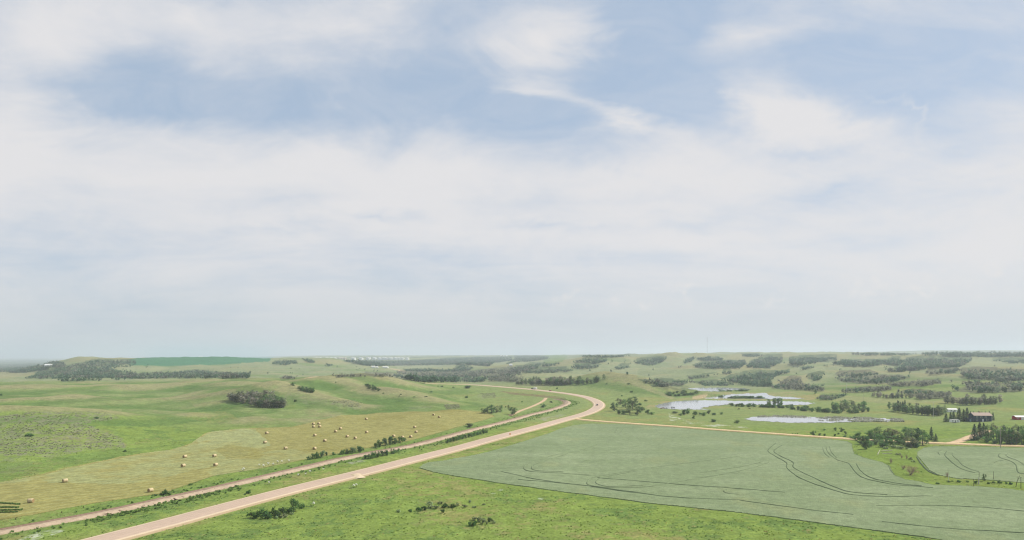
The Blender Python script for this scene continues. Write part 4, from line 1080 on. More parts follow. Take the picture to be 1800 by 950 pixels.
def b_poplar(t, R, i):
    wood(t, [((0, 0, -.3), (.1, 0, 3), .34, .26), ((.1, 0, 3), (.3, .2, 8), .26, .12), ((.1, 0, 3), (2.2, .8, 7), .15, .05), ((.1, 0, 3.4), (-2, 1, 7.2), .15, .05), ((.1, 0, 4), (-.6, -2, 8.2), .13, .04), ((.3, .2, 6), (1.5, -1.4, 9.5), .1, .03)], bark_mat, n=6)
    lobes = []
    for k in range(14):
        a = R.uniform(0, 6.28); z = 1.5 + 8.9 * (k + R.uniform(0, 1)) / 14; o = 2.4 * math.sqrt(max(0.05, 1 - ((z - 5.6) / 6.2) ** 2)) * R.uniform(.5, 1.1)
        lobes.append((math.cos(a) * o, math.sin(a) * o, z, R.uniform(1.1, 2.0), R.uniform(1.1, 2.0), R.uniform(.9, 1.6)))
    P, N_, k = lobe_points(lobes, 800, R)
    v, f = leaf_cards(P, N_, .36, R)
    base = [(.048, .088, .030), (.070, .098, .044), (.040, .074, .030), (.090, .102, .056)][i % 4]
    np_mesh('crown', v, f, leaf_mat, t, leaf_color(base, len(P), k, R))


def b_willow(t, R, i):
    seg = []
    for k in range(7):
        a = R.uniform(0, 6.28); s = R.uniform(.6, 1.6)
        seg.append(((math.cos(a) * .25, math.sin(a) * .25, -.2), (math.cos(a) * s, math.sin(a) * s, R.uniform(1.8, 3.0)), .07, .025))
    wood(t, seg, bark_mat, 'stem', 5)
    lobes = []
    for k in range(11):
        a = R.uniform(0, 6.28); o = R.uniform(.2, 1.75); z = R.uniform(.6, 3.2) * (1 - .25 * o / 1.75)
        lobes.append((math.cos(a) * o, math.sin(a) * o, z, R.uniform(.6, 1.1), R.uniform(.6, 1.1), R.uniform(.5, .95)))
    P, N_, k = lobe_points(lobes, 640, R)
    P[:, 2] = np.maximum(P[:, 2], .12)
    v, f = leaf_cards(P, N_, .22, R)
    base = [(.054, .100, .032), (.046, .086, .030), (.074, .106, .050), (.040, .078, .028), (.062, .104, .040)][i % 5]
    np_mesh('foliage', v, f, leaf_mat, t, leaf_color(base, len(P), k, R))


def b_shrub(t, R, i):
    seg = []
    for k in range(5):
        a = R.uniform(0, 6.28); s = R.uniform(.3, .9)
        seg.append(((math.cos(a) * .12, math.sin(a) * .12, -.15), (math.cos(a) * s, math.sin(a) * s, R.uniform(.9, 1.4)), .035, .015))
    wood(t, seg, dark_bark, 'stem', 4)
    lobes = []
    for k in range(8):
        a = R.uniform(0, 6.28); o = R.uniform(.1, 1.1); z = R.uniform(.3, 1.35) * (1 - .3 * o / 1.1)
        lobes.append((math.cos(a) * o, math.sin(a) * o, z, R.uniform(.35, .62), R.uniform(.35, .62), R.uniform(.3, .5)))
    P, N_, k = lobe_points(lobes, 400, R)
    P[:, 2] = np.maximum(P[:, 2], .05)
    v, f = leaf_cards(P, N_, .15, R)
    base = [(.040, .082, .024), (.036, .072, .026), (.048, .092, .028), (.034, .074, .022)][i % 4]
    np_mesh('foliage', v, f, leaf_mat, t, leaf_color(base, len(P), k, R))


def b_silver(t, R, i):
    b = (.135, .165, .085)
    seg = [((0, 0, -.1), (math.cos(a) * .7, math.sin(a) * .7, 1.0), .03, .012) for a in (0.3, 1.7, 3.1, 4.6)]
    wood(t, seg, dark_bark, 'stem', 4)
    lobes = []
    for k in range(10):
        a = R.uniform(0, 6.28); o = R.uniform(.1, 1.2); z = R.uniform(.3, 1.25) * (1 - .3 * o / 1.2)
        lobes.append((math.cos(a) * o, math.sin(a) * o, z, R.uniform(.3, .5), R.uniform(.3, .5), R.uniform(.25, .45)))
    P, N_, k = lobe_points(lobes, 480, R)
    P[:, 2] = np.maximum(P[:, 2], .05)
    v, f = leaf_cards(P, N_, .15, R)
    np_mesh('foliage', v, f, leaf_mat, t, leaf_color(b, len(P), k, R, .3))


def b_spruce(t, R, i):
    wood(t, [((0, 0, -.3), (0, 0, 10.6), .24, .03)], dark_bark)
    Ps, Ns, ks = [], [], []
    H = 11.0; z = 0.5; lv = 0
    while z < H - .2:
        rad = (1 - z / H) ** 0.82 * 2.5 * R.uniform(.82, 1.15)
        n = int(16 + 40 * rad / 2.5)
        a = R.uniform(0, 6.28, n); q = R.uniform(.12, 1, n) ** .6
        nb = max(5, int(5 + rad * 3)); a = np.round(a / (6.28 / nb)) * (6.28 / nb) + lv * .7 + R.normal(0, .13, n)
        Ps.append(np.stack([np.cos(a) * rad * q, np.sin(a) * rad * q, z - q * rad * .28 + R.normal(0, .07, n)], 1))
        Ns.append(np.stack([np.cos(a) * .45, np.sin(a) * .45, np.full(n, .85)], 1) + R.normal(0, .25, (n, 3)))
        ks.append(np.full(n, lv)); z += .42; lv += 1
    P = np.concatenate(Ps); N_ = np.concatenate(Ns); N_ /= np.linalg.norm(N_, axis=1)[:, None]; k = np.concatenate(ks)
    v, f = leaf_cards(P, N_, .34, R, 1.0, .2)
    np_mesh('crown', v, f, needle_mat, t, leaf_color([(.030, .052, .030), (.036, .058, .034), (.026, .046, .030)][i % 3], len(P), k, R, .3))


def b_dead(t, R, i):
    segs = []
    for k in range(26):
        a = R.uniform(0, 6.28); s = R.uniform(.4, 1.6); z = R.uniform(.7, 1.6) * (1.25 - .4 * s / 1.6)
        m = (math.cos(a) * s * .5, math.sin(a) * s * .5, z * .6); e = (math.cos(a) * s, math.sin(a) * s, z)
        segs += [((0, 0, 0), m, .03, .025), (m, e, .025, .012)]
        for q in range(3):
            segs.append((m, (m[0] + R.normal(0, .45), m[1] + R.normal(0, .45), z * R.uniform(.7, 1.1)), .018, .010))
    wood(t, segs, noisy('dead_twigs', (.36, .27, .22), scale=2, amount=.2), 'branch', 4)


ASPEN = Kind('aspen_tree', 'aspen tree', b_aspen, 6, 9.2, 4.4)
GREY = Kind('aspen_tree', 'aspen tree', b_grey_aspen, 4, 9.2, 4.4)
POPLAR = Kind('poplar_tree', 'poplar tree', b_poplar, 5, 11.5, 7.2)
WILLOW = Kind('willow_shrub', 'willow', b_willow, 5, 3.9, 4.8)
SHRUB = Kind('shrub', 'shrub', b_shrub, 6, 1.75, 3.0)
SILVER = Kind('silver_shrub', 'shrub', b_silver, 4, 1.6, 3.1)
SPRUCE = Kind('spruce_tree', 'spruce tree', b_spruce, 4, 11.0, 5.0)
DEAD = Kind('dead_shrub', 'dead shrub', b_dead, 2, 1.6, 3.0)


def poly_samples(pix, n, R):
    P = np.array(pix, float); lo, hi = P.min(0), P.max(0); out = []
    while len(out) < n:
        q = R.uniform(lo, hi, (n * 3, 2))
        m = in_poly(q[:, 0], q[:, 1], P)
        out += list(q[m])
    return np.array(out[:n])


def bottom_of(pix, x):
    P = np.array(pix, float); ys = []
    for a, b in zip(P, np.roll(P, -1, 0)):
        if (a[0] - x) * (b[0] - x) <= 0 and a[0] != b[0]:
            ys.append(a[1] + (x - a[0]) / (b[0] - a[0]) * (b[1] - a[1]))
    return max(ys) if ys else P[:, 1].max()


def grove(kind, pix, n, hm, wm, label, group, seed=1):
    """individual trees whose crowns fill an outline; sizes in metres"""
    R = np.random.default_rng(seed)
    q = poly_samples(pix, n * 6, R)
    kept = []
    for a in q:                                   # keep them apart
        if all(abs(a[0] - b[0]) > 1.8 or abs(a[1] - b[1]) > 1.0 for b in kept): kept.append(a)
        if len(kept) == n: break
    bot = [bottom_of(pix, a[0]) for a in kept]
    w0 = hit([a[0] for a in kept], bot, gz)
    for a, b, w in zip(kept, bot, w0):
        hpx = hm * FPX / w[1] * .78
        py_ = min(b, a[1] + hpx)
        p = spot(a[0], py_)
        if p[1] > w[1] * 1.5: p = w
        s = R.uniform(.72, 1.2)
        kind.place((p[0], p[1], p[2] - .15), hm * s, wm * s * R.uniform(.85, 1.2), label, group)


# groves of single trees, far to near
grove(ASPEN, [(905, 677), (915, 669), (940, 663), (990, 663), (1010, 659), (1040, 662), (1066, 665), (1052, 672), (1030, 676), (980, 678)], 62, 9, 7, 'aspen in the long dark grove above the far leg of the highway', 'aspens of the hilltop grove', 2)
grove(GREY, [(1640, 706), (1680, 698), (1720, 694), (1755, 700), (1762, 707), (1752, 711), (1700, 713), (1670, 710)], 46, 8, 6.0, 'aspen in the rounded wood on the slope behind the dark blue house', 'aspens behind the house', 3)
grove(GREY, [(1528, 697), (1545, 690), (1575, 690), (1610, 697), (1600, 701), (1560, 701)], 24, 6.5, 5.0, 'aspen in the low oval clump on the pale slope above the pole', 'aspens on the pale slope', 4)
grove(ASPEN, [(1400, 703), (1410, 692), (1430, 686), (1465, 684)], 0 or 1, 6, 5, 'single aspen on the meadow edge right of the narrow pond', None, 5)
grove(ASPEN, [(401, 703), (410, 693), (430, 687), (465, 685), (480, 691), (498, 700), (503, 712), (498, 717), (460, 717), (425, 709)], 1, 8, 5.6, 'aspen in the round grove on the left hillside above the hay field', 'aspens of the hillside grove', 6)
_hg = [(401, 703), (410, 693), (430, 687), (465, 685), (480, 691), (498, 700), (503, 712), (498, 717), (460, 717), (425, 709)]
grove(GREY, _hg, 78, 7, 6.2, 'aspen in the round grove on the left hillside above the hay field', 'aspens of the hillside grove', 61)
grove(ASPEN, [(440, 700), (480, 693), (500, 702), (504, 713), (496, 717), (455, 716)], 38, 7, 6.2, 'aspen in the round grove on the left hillside above the hay field', 'aspens of the hillside grove', 62)
grove(WILLOW, [(514, 678), (530, 675), (550, 682), (570, 688), (545, 691), (525, 685)], 17, 4.4, 6, 'willow in the small oblong thicket behind the hillside grove', 'willows behind the hillside grove', 7)
grove(WILLOW, [(637, 672), (655, 676), (668, 684), (688, 688), (672, 689), (648, 683)], 12, 4.0, 5.5, 'willow in the broken row climbing the bare grassy knoll', 'willows on the bare knoll', 8)
grove(ASPEN, [(1556, 718), (1562, 711), (1600, 712), (1640, 713), (1670, 713), (1672, 724), (1650, 732), (1600, 728), (1575, 724)], 46, 8.2, 5.4, 'aspen in the windbreak left of the dark blue house', 'aspens of the windbreak', 9)
grove(SPRUCE, [(1563, 713), (1580, 711), (1592, 713), (1590, 722), (1570, 721)], 7, 9, 5, 'dark spruce at the left end of the aspen windbreak', 'spruces at the windbreak end', 10)
grove(POPLAR, [(1456, 722), (1464, 711), (1490, 703), (1512, 704), (1523, 714), (1518, 721), (1490, 725)], 15, 8.5, 7, 'leafy poplar in the clump beyond the marsh pond', 'poplars beyond the marsh', 11)
grove(WILLOW, [(1455, 724), (1490, 721), (1530, 716), (1534, 723), (1500, 727), (1470, 727)], 11, 4.5, 6, 'willow at the foot of the poplar clump beyond the marsh', 'willows under the poplar clump', 12)
grove(WILLOW, [(1262, 711), (1300, 709), (1340, 708), (1380, 709), (1420, 713), (1458, 715), (1465, 726), (1420, 724), (1380, 718), (1330, 716), (1290, 715)], 58, 4.6, 6.5, 'willow in the long band between the open pond and the marsh', 'willows between the ponds', 13)
grove(POPLAR, [(1330, 709), (1372, 707), (1380, 712), (1340, 714)], 7, 8, 5, 'upright poplar standing above the willow band by the pond', 'poplars in the willow band', 14)
grove(WILLOW, [(1264, 698), (1290, 695.5), (1330, 696.5), (1350, 699.5), (1330, 701), (1280, 701)], 26, 3.6, 8, 'willow on the long island strip between the two ponds', 'willows on the island', 15)
grove(WILLOW, [(1262, 687), (1290, 684), (1318, 685.5), (1312, 688), (1275, 688.5)], 12, 3.6, 9, 'willow on the shore of the farthest pond', 'willows by the farthest pond', 16)
grove(WILLOW, [(1160, 692), (1180, 687), (1215, 684), (1236, 690), (1222, 694), (1190, 697), (1172, 696)], 22, 4, 8, 'willow on the bank left of the narrow pond', 'willows left of the ponds', 17)
grove(WILLOW, [(1098, 705), (1110, 701), (1128, 705), (1146, 712), (1168, 700), (1160, 706), (1140, 714), (1115, 712)], 0 or 4, 2.4, 5, 'low willow on the grassy shoulder of the knoll', 'low willows on the knoll', 18)
grove(GREY, [(905, 677), (915, 669), (940, 663), (990, 663), (1006, 661), (1000, 676), (980, 678)], 55, 8.5, 7, 'aspen in the long dark grove above the far leg of the highway', 'aspens of the hilltop grove', 21)
# the clump right of the highway bend
for a in ((1080, 723, 17, 16, POPLAR), (1090, 712, 15, 12, POPLAR), (1100, 717, 18, 16, POPLAR), (1112, 720, 22, 24, POPLAR), (1107, 729, 16, 14, POPLAR), (1120, 730, 20, 17, POPLAR), (1096, 729, 16, 11, WILLOW), (1087, 728, 13, 9, WILLOW), (1128, 722, 13, 9, WILLOW), (1138, 728, 12, 9, WILLOW), (1145, 729, 12, 6, WILLOW), (1116, 712, 12, 12, POPLAR)):
    a[4].at(*a[:4], ('leafy poplar' if a[4] is POPLAR else 'bushy willow') + ' in the clump right of the highway bend', 'plants right of the highway bend')
# willows on the near shore of the open pond
for a in ((1186, 727, 15, 5), (1203, 730, 12, 12), (1209, 728, 10, 13), (1222, 730, 14, 8), (1236, 731, 13, 8), (1246, 728, 12, 9), (1256, 730, 14, 5), (1268, 729, 7, 6), (1219, 737, 8, 7), (1196, 731, 8, 6), (1230, 729, 8, 5)):
    WILLOW.at(*a, 'grey willow on the near shore of the largest pond', 'willows on the near shore')
WILLOW.at(1253, 742, 17, 6, 'dark green willow alone below the near pond shore')
DEADISH = WILLOW.at(1296, 744, 12, 7, 'dark scrubby willow left of the marsh pond tip')
# wooded creek bed between the two crops
for a in ((1505, 775, 12, 7), (1498, 772, 14, 6), (1513, 782, 12, 8), (1524, 778, 16, 10), (1533, 772, 16, 11), (1545, 776, 22, 12), (1556, 781, 18, 10), (1565, 774, 16, 8), (1577, 781, 18, 8), (1588, 783, 14, 8), (1522, 790, 13, 15), (1515, 777, 12, 12), (1540, 782, 18, 10), (1550, 786, 18, 8), (1530, 785, 15, 10), (1568, 784, 18, 9), (1580, 775, 16, 10), (1598, 786, 14, 9), (1608, 787, 16, 10), (1556, 772, 16, 12), (1508, 770, 12, 9)):
    WILLOW.at(a[0], a[1], a[2] * 1.35, a[3] * 1.25, 'willow in the creek bed thicket between the two crop fields', 'creek bed willows')
for a in ((1536, 768, 18, 15), (1528, 771, 14, 14), (1546, 764, 14, 14), (1558, 768, 14, 12), (1570, 770, 22, 17), (1562, 770, 14, 12), (1592, 770, 17, 20), (1603, 774, 20, 22), (1612, 784, 26, 32), (1602, 787, 20, 20), (1622, 783, 20, 26), (1590, 778, 17, 18), (1519, 790, 9, 14)):
    POPLAR.at(a[0], a[1], a[2] * 1.2, a[3] * 1.05, 'grey-green poplar in the creek bed thicket', 'creek bed poplars')
SPRUCE.at(1637, 774, 13, 24, 'taller of two dark spruces right of the creek thicket')
SPRUCE.at(1645, 776, 10, 14, 'shorter of two dark spruces right of the creek thicket')
# scattered bushes on the meadow below the marsh
for a, l in (((1429, 766, 11, 11), 'round dark shrub on the meadow by the gravel road'), ((1441, 766, 8, 6), 'second dark shrub right of the round one by the gravel road'), ((1450, 766.5, 7, 5), 'flat dark shrub near the gravel road, right of two others'),
             ((1449, 757, 6, 4), 'small shrub alone behind the roadside shrubs'), ((1468, 757.5, 8, 7), 'upright shrub standing on the meadow behind the roadside'), ((1480, 759, 10, 9), 'bushy shrub on the meadow left of the creek trees'), ((1486, 764, 9, 8), 'dense shrub nearest the creek trees on the meadow'), ((1468, 767, 7, 5), 'low shrub at the gravel road verge before the creek trees'), ((1486, 768, 9, 4), 'spreading low shrub at the verge beside the creek trees'), ((1474, 764, 6, 4), 'tiny shrub among the meadow shrubs')):
    WILLOW.at(*a, l)
for x_ in (1393.5, 1398, 1402): SHRUB.at(x_, 763.6, 2.6, 2.8, 'tiny dark bush of the three in a row by the gravel road', 'three tiny bushes in a row')
# farmyard shelter belt
for a in ((1713, 774, 16, 29), (1722, 772, 16, 30), (1729, 768, 13, 25)): SPRUCE.at(a[0], a[1], a[2] * 1.15, a[3], 'dark spruce at the left corner of the farmyard shelter belt', 'shelter belt corner spruces')
for a in ((1738, 776, 17, 30), (1747, 773, 17, 30), (1752, 778, 15, 26), (1760, 781, 17, 29), (1769, 781, 18, 28), (1778, 782, 18, 30), (1787, 782, 18, 28), (1796, 782, 18, 29), (1806, 782, 18, 27), (1816, 783, 18, 29), (1764, 774, 16, 28), (1783, 774, 16, 29), (1800, 775, 17, 28)):
    POPLAR.at(*a, 'dark leafy poplar in the shelter belt by the utility pole', 'shelter belt poplars')
for a in ((1774, 780, 13, 29), (1790, 779, 13, 30), (1812, 780, 14, 29)): SPRUCE.at(*a, 'dark spruce among the shelter belt poplars', 'shelter belt spruces')
for a in ((1736, 778, 16, 13), (1748, 781, 14, 10), (1758, 781, 10, 8)): WILLOW.at(*a, 'pale willow at the foot of the shelter belt', 'shelter belt willows')
for a in ((1663, 742, 8, 15), (1671, 741, 7, 16), (1676, 738, 8, 14), (1686, 738, 10, 20), (1694, 741, 10, 20), (1700, 740, 11, 22), (1706, 739, 7, 15), (1711, 737, 6, 13)): SPRUCE.at(a[0], a[1], a[2] * 1.45, a[3] * 1.08, 'dark spruce between the white trailer and the dark blue house', 'spruces by the trailer')
for a in ((1720, 731, 4.5, 9), (1726, 731, 4, 9), (1732, 731, 4.5, 9), (1739, 731, 5, 9)): SPRUCE.at(*a, 'spruce top showing over the house roof', 'spruces behind the house roof')
SPRUCE.at(1745.5, 739, 7, 15, 'dark spruce hugging the right end of the house')
# bushes along the railway
SHRUB.at(290, 870.5, 23, 13, 'round dark bush beside the hay bale at the railway')
SHRUB.at(335, 853.5, 11, 5, 'small grey-green bush on the railway verge')
SHRUB.at(274, 872, 9, 5, 'small bush touching the round dark bush at the railway')
for a in ((543, 808.5, 11, 9), (551, 807.5, 12, 12), (558, 806, 16, 15), (567, 804.5, 15, 16), (574, 801, 8, 8)): WILLOW.at(*a, 'bush in the leftmost thicket along the hay field edge', 'bushes of the leftmost hay edge thicket')
WILLOW.at(586, 800, 9, 7, 'single small bush between two hay edge thickets')
for a in ((602, 799, 15, 9), (611, 798, 15, 11), (620, 797, 17, 14), (631, 795, 17, 13), (638, 792, 8, 7)): WILLOW.at(*a, 'bush in the middle thicket along the hay field edge', 'bushes of the middle hay edge thicket')
for a in ((661, 788, 14, 11), (668, 786, 15, 16), (677, 784, 17, 19), (686, 783, 17, 19), (695, 781, 15, 15), (704, 779, 16, 13), (711, 776, 9, 9)): WILLOW.at(*a, 'bush in the tallest thicket along the hay field edge', 'bushes of the tallest hay edge thicket')
WILLOW.at(825, 751, 21, 9, 'round dark bush alone above the railway')
for a in ((642, 808, 9, 7), (649, 807, 10, 9), (656, 806, 12, 10), (664, 804, 12, 10), (672, 802, 12, 10), (680, 801, 11, 9), (692, 798, 11, 9), (700, 796, 8, 7)): WILLOW.at(a[0], a[1], a[2] * 1.25, a[3] * 1.3, 'bush in the hedge between railway and highway, nearer the camera', 'bushes of the nearer trackside hedge')
for k in range(14): WILLOW.at(787 + k * 5.2, 779 - k * 1.36, 10, 10.5 - .2 * k, 'bush in the dense dark hedge below the railway, farther along', 'bushes of the farther trackside hedge')
SHRUB.at(438, 867.5, 14, 8, 'dark oval bush alone between railway and highway')
SHRUB.at(431, 870, 6, 4, 'tiny bush beside the oval bush between railway and highway')
# near bushes right of the highway
for a in ((442, 911, 20, 14), (452, 912, 22, 18), (462, 907, 22, 17), (470, 912, 22, 16), (480, 906, 22, 17), (489, 909, 20, 15), (497, 903, 20, 14), (508, 903, 18, 15)): SHRUB.at(*a, 'leafy bush in the long thicket just right of the highway', 'bushes of the roadside thicket')
WILLOW.at(518, 899, 28, 26, 'tallest round bush at the right end of the roadside thicket')
SHRUB.at(531, 894, 14, 11, 'small round bush beside the tallest roadside bush')
for a in ((494, 911, 16, 8), (502, 909, 16, 8), (512, 905, 12, 6), (486, 912, 12, 6)): SILVER.at(*a, 'pale green bush at the foot of the roadside thicket', 'pale bushes of the roadside thicket')
for a in ((700, 901, 15, 7), (722, 900, 10, 7), (735, 899, 16, 10), (745, 897, 16, 11), (757, 893, 17, 10), (766, 895, 16, 9), (779, 902, 12, 9), (783, 893, 18, 12), (796, 893, 16, 10), (804, 890, 12, 7), (772, 886, 14, 7), (755, 886, 14, 6)): (SHRUB if a[0] in (735, 745, 783, 796, 722, 779) else SILVER).at(*a, 'bush in the loose thicket on the near meadow', 'bushes of the near meadow thicket')
for a in ((817, 892, 12, 7), (826, 884, 12, 6), (832, 893, 12, 6), (850, 888, 9, 4)): SILVER.at(*a, 'small pale bush right of the near meadow thicket', 'pale bushes right of the meadow thicket')
for a in ((828, 925, 14, 10), (836, 925, 16, 12), (842, 918, 18, 13), (851, 922, 16, 12), (861, 917, 12, 11), (833, 915, 14, 9), (868, 920, 11, 7)): (SHRUB if a[0] in (828, 861, 836) else SILVER).at(*a, 'bush in the ring-shaped clump nearest the camera', 'bushes of the ring-shaped clump')
# trees at the far tip of the hay field
for a in ((849, 727, 12, 10), (857, 727, 13, 12), (864, 727, 18, 16), (872, 726, 14, 13), (880, 725, 9, 14)): POPLAR.at(*a, 'leafy tree in the group at the far tip of the hay field', 'trees at the hay field tip')
POPLAR.at(900, 729.5, 21, 15, 'single round dark tree right of the hay field tip')
POPLAR.at(894, 719, 5.5, 8, 'slender small tree behind the round dark tree')
SHRUB.at(889, 717.5, 3.5, 4.5, 'tiny bush left of the slender small tree')
WILLOW.at(955, 716.5, 13, 8, 'bush between the dirt track and the railway curve')
WILLOW.at(969, 708.5, 8, 4.5, 'small bush inside the railway curve')
SHRUB.at(917.5, 707.5, 4, 4, 'tiny bush alone left of the dirt track')
SHRUB.at(52, 767.5, 19, 7, 'dark low bush on the sage slope')
SHRUB.at(171, 736, 10, 4.5, 'dark low bush at the top of the sage slope')
SHRUB.at(220, 794.5, 9, 5, 'small dark bush above the hay field edge')
SHRUB.at(519, 706.5, 6.5, 6, 'single dark bush right of the hillside grove')
SHRUB.at(590, 673.5, 4, 3, 'tiny bush on the grassy crest')
SHRUB.at(1, 696, 6, 6, 'dark bush at the edge on the left pasture')
WILLOW.at(823, 683, 22, 6, 'flat wide grey bush just below the far highway')
for a in ((770, 680, 4, 2.5), (777, 680.5, 6, 3), (797, 682, 6, 2.5), (758, 690, 7, 3), (728, 699, 6, 2.5), (705, 694, 5, 2.5), (674, 692, 5, 2), (702, 697, 4, 2), (821, 700, 10, 5), (749, 698, 8, 2.5)): SHRUB.at(*a, 'tiny low bush dotted on the grass left of the far highway', 'tiny bushes on the far grass')
for a in ((1105, 676, 8, 3), (1110, 690, 10, 4), (1093, 697, 5, 3), (1120, 708, 6, 3.5), (1135, 706, 8, 4), (1105, 703, 4, 2.5), (1066, 676, 6, 2.5), (979, 684, 6, 4)): SHRUB.at(*a, 'low bush dotted on the grassy knoll behind the bend', 'low bushes on the knoll')
# the wet strip between the crops
DEAD.at(1601, 835, 22, 16, 'pinkish dead shrub in the grassy strip between the crops')
DEAD.at(1588, 825, 13, 9, 'smaller brown dead shrub beside the pinkish one')
for a in ((1566, 815, 8, 10), (1585, 806, 6, 8), (1594, 808, 6, 9)): DEAD.at(*a, 'bare grey shrub in the wet creek meadow', 'bare shrubs of the creek meadow')
for a in ((1572, 788, 26, 7), (1586, 790, 20, 6), (1558, 789, 18, 6), (1600, 808, 10, 5), (1580, 800, 14, 5), (1606, 813, 9, 5)): SILVER.at(*a, 'low green bush in the wet creek meadow', 'low bushes of the creek meadow')
for a in ((1648, 851, 10, 4), (1668, 848, 8, 4), (1674, 847, 6, 3), (1685, 848, 9, 6), (1700, 848, 8, 4), (1715, 850, 9, 8), (1738, 851, 9, 5), (1757, 850, 10, 8), (1768, 851, 8, 5), (1776, 852, 9, 7), (1746, 850, 8, 5)): SHRUB.at(*a, 'dark bush along the strip below the small crop field', 'bushes below the small crop field')
POPLAR.at(1730.5, 846, 8, 14, 'small leafy tree on the strip below the small crop field')
DEAD.at(1665, 839, 8, 11, 'wispy bare shrub at the left end of the small crop field')

# ------------------------------------------------------------------ far woods (masses of trees)
wood_mat = noisy('distant_foliage', attr='cover', scale=0.15, amount=0.12, rough=0.9, spec=0.05, trans=0.45, up=0.4)


def far_wood(label, polys, grey=0.3, hm=8.0, dens=1.0, seed=0):
    R = np.random.default_rng(seed + 50)
    Vs, Fs, Cs, n0 = [], [], [], 0
    for pix in polys:
        P = np.array(pix, float)
        area = abs(np.sum(P[:, 0] * np.roll(P[:, 1], -1) - P[:, 1] * np.roll(P[:, 0], -1))) / 2
        d = hit([P[:, 0].mean()], [P[:, 1].mean()], gz)[0][1]
        wpx, hpx = 5.5 * FPX / d, hm * FPX / d
        n = int(np.clip(dens * area / (wpx * hpx * .13), 3 if area < 3 else 16, 6000))
        q = poly_samples(pix, n, R) + R.normal(0, 1, (n, 2)) * np.array([2.2, .5]) * (R.uniform(0, 1, (n, 1)) < .25)
        bot = np.array([bottom_of(pix, a) for a in q[:, 0]])
        py_ = np.minimum(q[:, 1] + hpx * .7, bot + R.normal(0, .5, n))
        T = hit(q[:, 0], py_, gz)
        lim = np.median(T[:, 1]); T = T[T[:, 1] < lim * 1.6]
        T = T[fbm(T[:, 0] / 34, T[:, 1] / 50, 3) > -.20 + R.normal(0, .07, len(T))]
        nt = len(T); m = 20
        s = R.uniform(.5, 1.3, nt) * (1 + .5 * fbm(T[:, 0] / 25, T[:, 1] / 25, 2)) * hm / 8
        hh = 8 * s; rw = 3.0 * s * R.uniform(.8, 1.25, nt)
        dd_ = R.normal(size=(nt, m, 3)); dd_ /= np.linalg.norm(dd_, axis=2)[..., None]
        rad = R.uniform(.35, 1.0, (nt, m)) * (0.75 + .35 * np.sin(dd_[..., 0] * 5 + R.uniform(0, 6, (nt, 1))))
        C0 = T[:, None, :] + np.stack([dd_[..., 0] * rad * rw[:, None], dd_[..., 1] * rad * rw[:, None], (.53 + .47 * dd_[..., 2] * rad) * hh[:, None]], -1)
        N_ = dd_ * .7 + R.normal(size=dd_.shape) * .5 + np.array([0, 0, .35]); N_ /= np.linalg.norm(N_, axis=2)[..., None]
        v, f = leaf_cards(C0.reshape(-1, 3), N_.reshape(-1, 3), 1.15 * hm / 8, R)
        g = sstep(fbm(T[:, 0] / 60, T[:, 1] / 60, 2) * 1.2 + grey - .5 + R.normal(0, .12, nt), -.25, .35)
        tc = mixc(np.array((.078, .150, .085)), np.array((.205, .215, .165)), g) * R.uniform(.55, 1.45, (nt, 1))
        c = np.repeat(tc, m * 4, 0) * np.repeat(R.uniform(.8, 1.2, (nt * m, 1)), 4, 0)
        Vs.append(v); Fs.append(f + n0); Cs.append(c); n0 += len(v)
    o = np_mesh('distant_woods', np.concatenate(Vs), np.concatenate(Fs), wood_mat, color=np.concatenate(Cs))
    return struct(o, 'stuff', label)


for i, w in enumerate(WOODS):
    far_wood(w[0], w[1], w[2], w[3], w[4], i)

# bushes strewn over the valley sides
R = np.random.default_rng(301)
def strewn(label, pix, n, hm, grey, seed):
    q = poly_samples(pix, n, np.random.default_rng(seed)); w = hit(q[:, 0], q[:, 1], gz)
    k = fbm(w[:, 0] / 130 + 3, w[:, 1] / 130, 4, .65) > .16
    q = q[k]
    far_wood(label, [[(a - .9, b - .3), (a + .9, b - .3), (a + .9, b + .3), (a - .9, b + .3)] for a, b in q], grey, hm, .5, seed)
strewn('loose bushes strewn over the right valley side', [(1130, 690), (1250, 660), (1400, 645), (1560, 640), (1800, 645), (1800, 700), (1640, 708), (1450, 690), (1250, 680)], 420, 5.5, .45, 71)
strewn('loose bushes strewn over the central far hills', [(880, 660), (900, 628), (1100, 626), (1250, 650), (1120, 664), (950, 661)], 200, 6, .3, 72)
strewn('loose bushes strewn over the far left hill', [(60, 665), (150, 640), (440, 645), (600, 640), (690, 655), (560, 662), (250, 666)], 220, 5, .5, 73)

# ------------------------------------------------------------------ tall grass, sage and reeds near enough to show texture


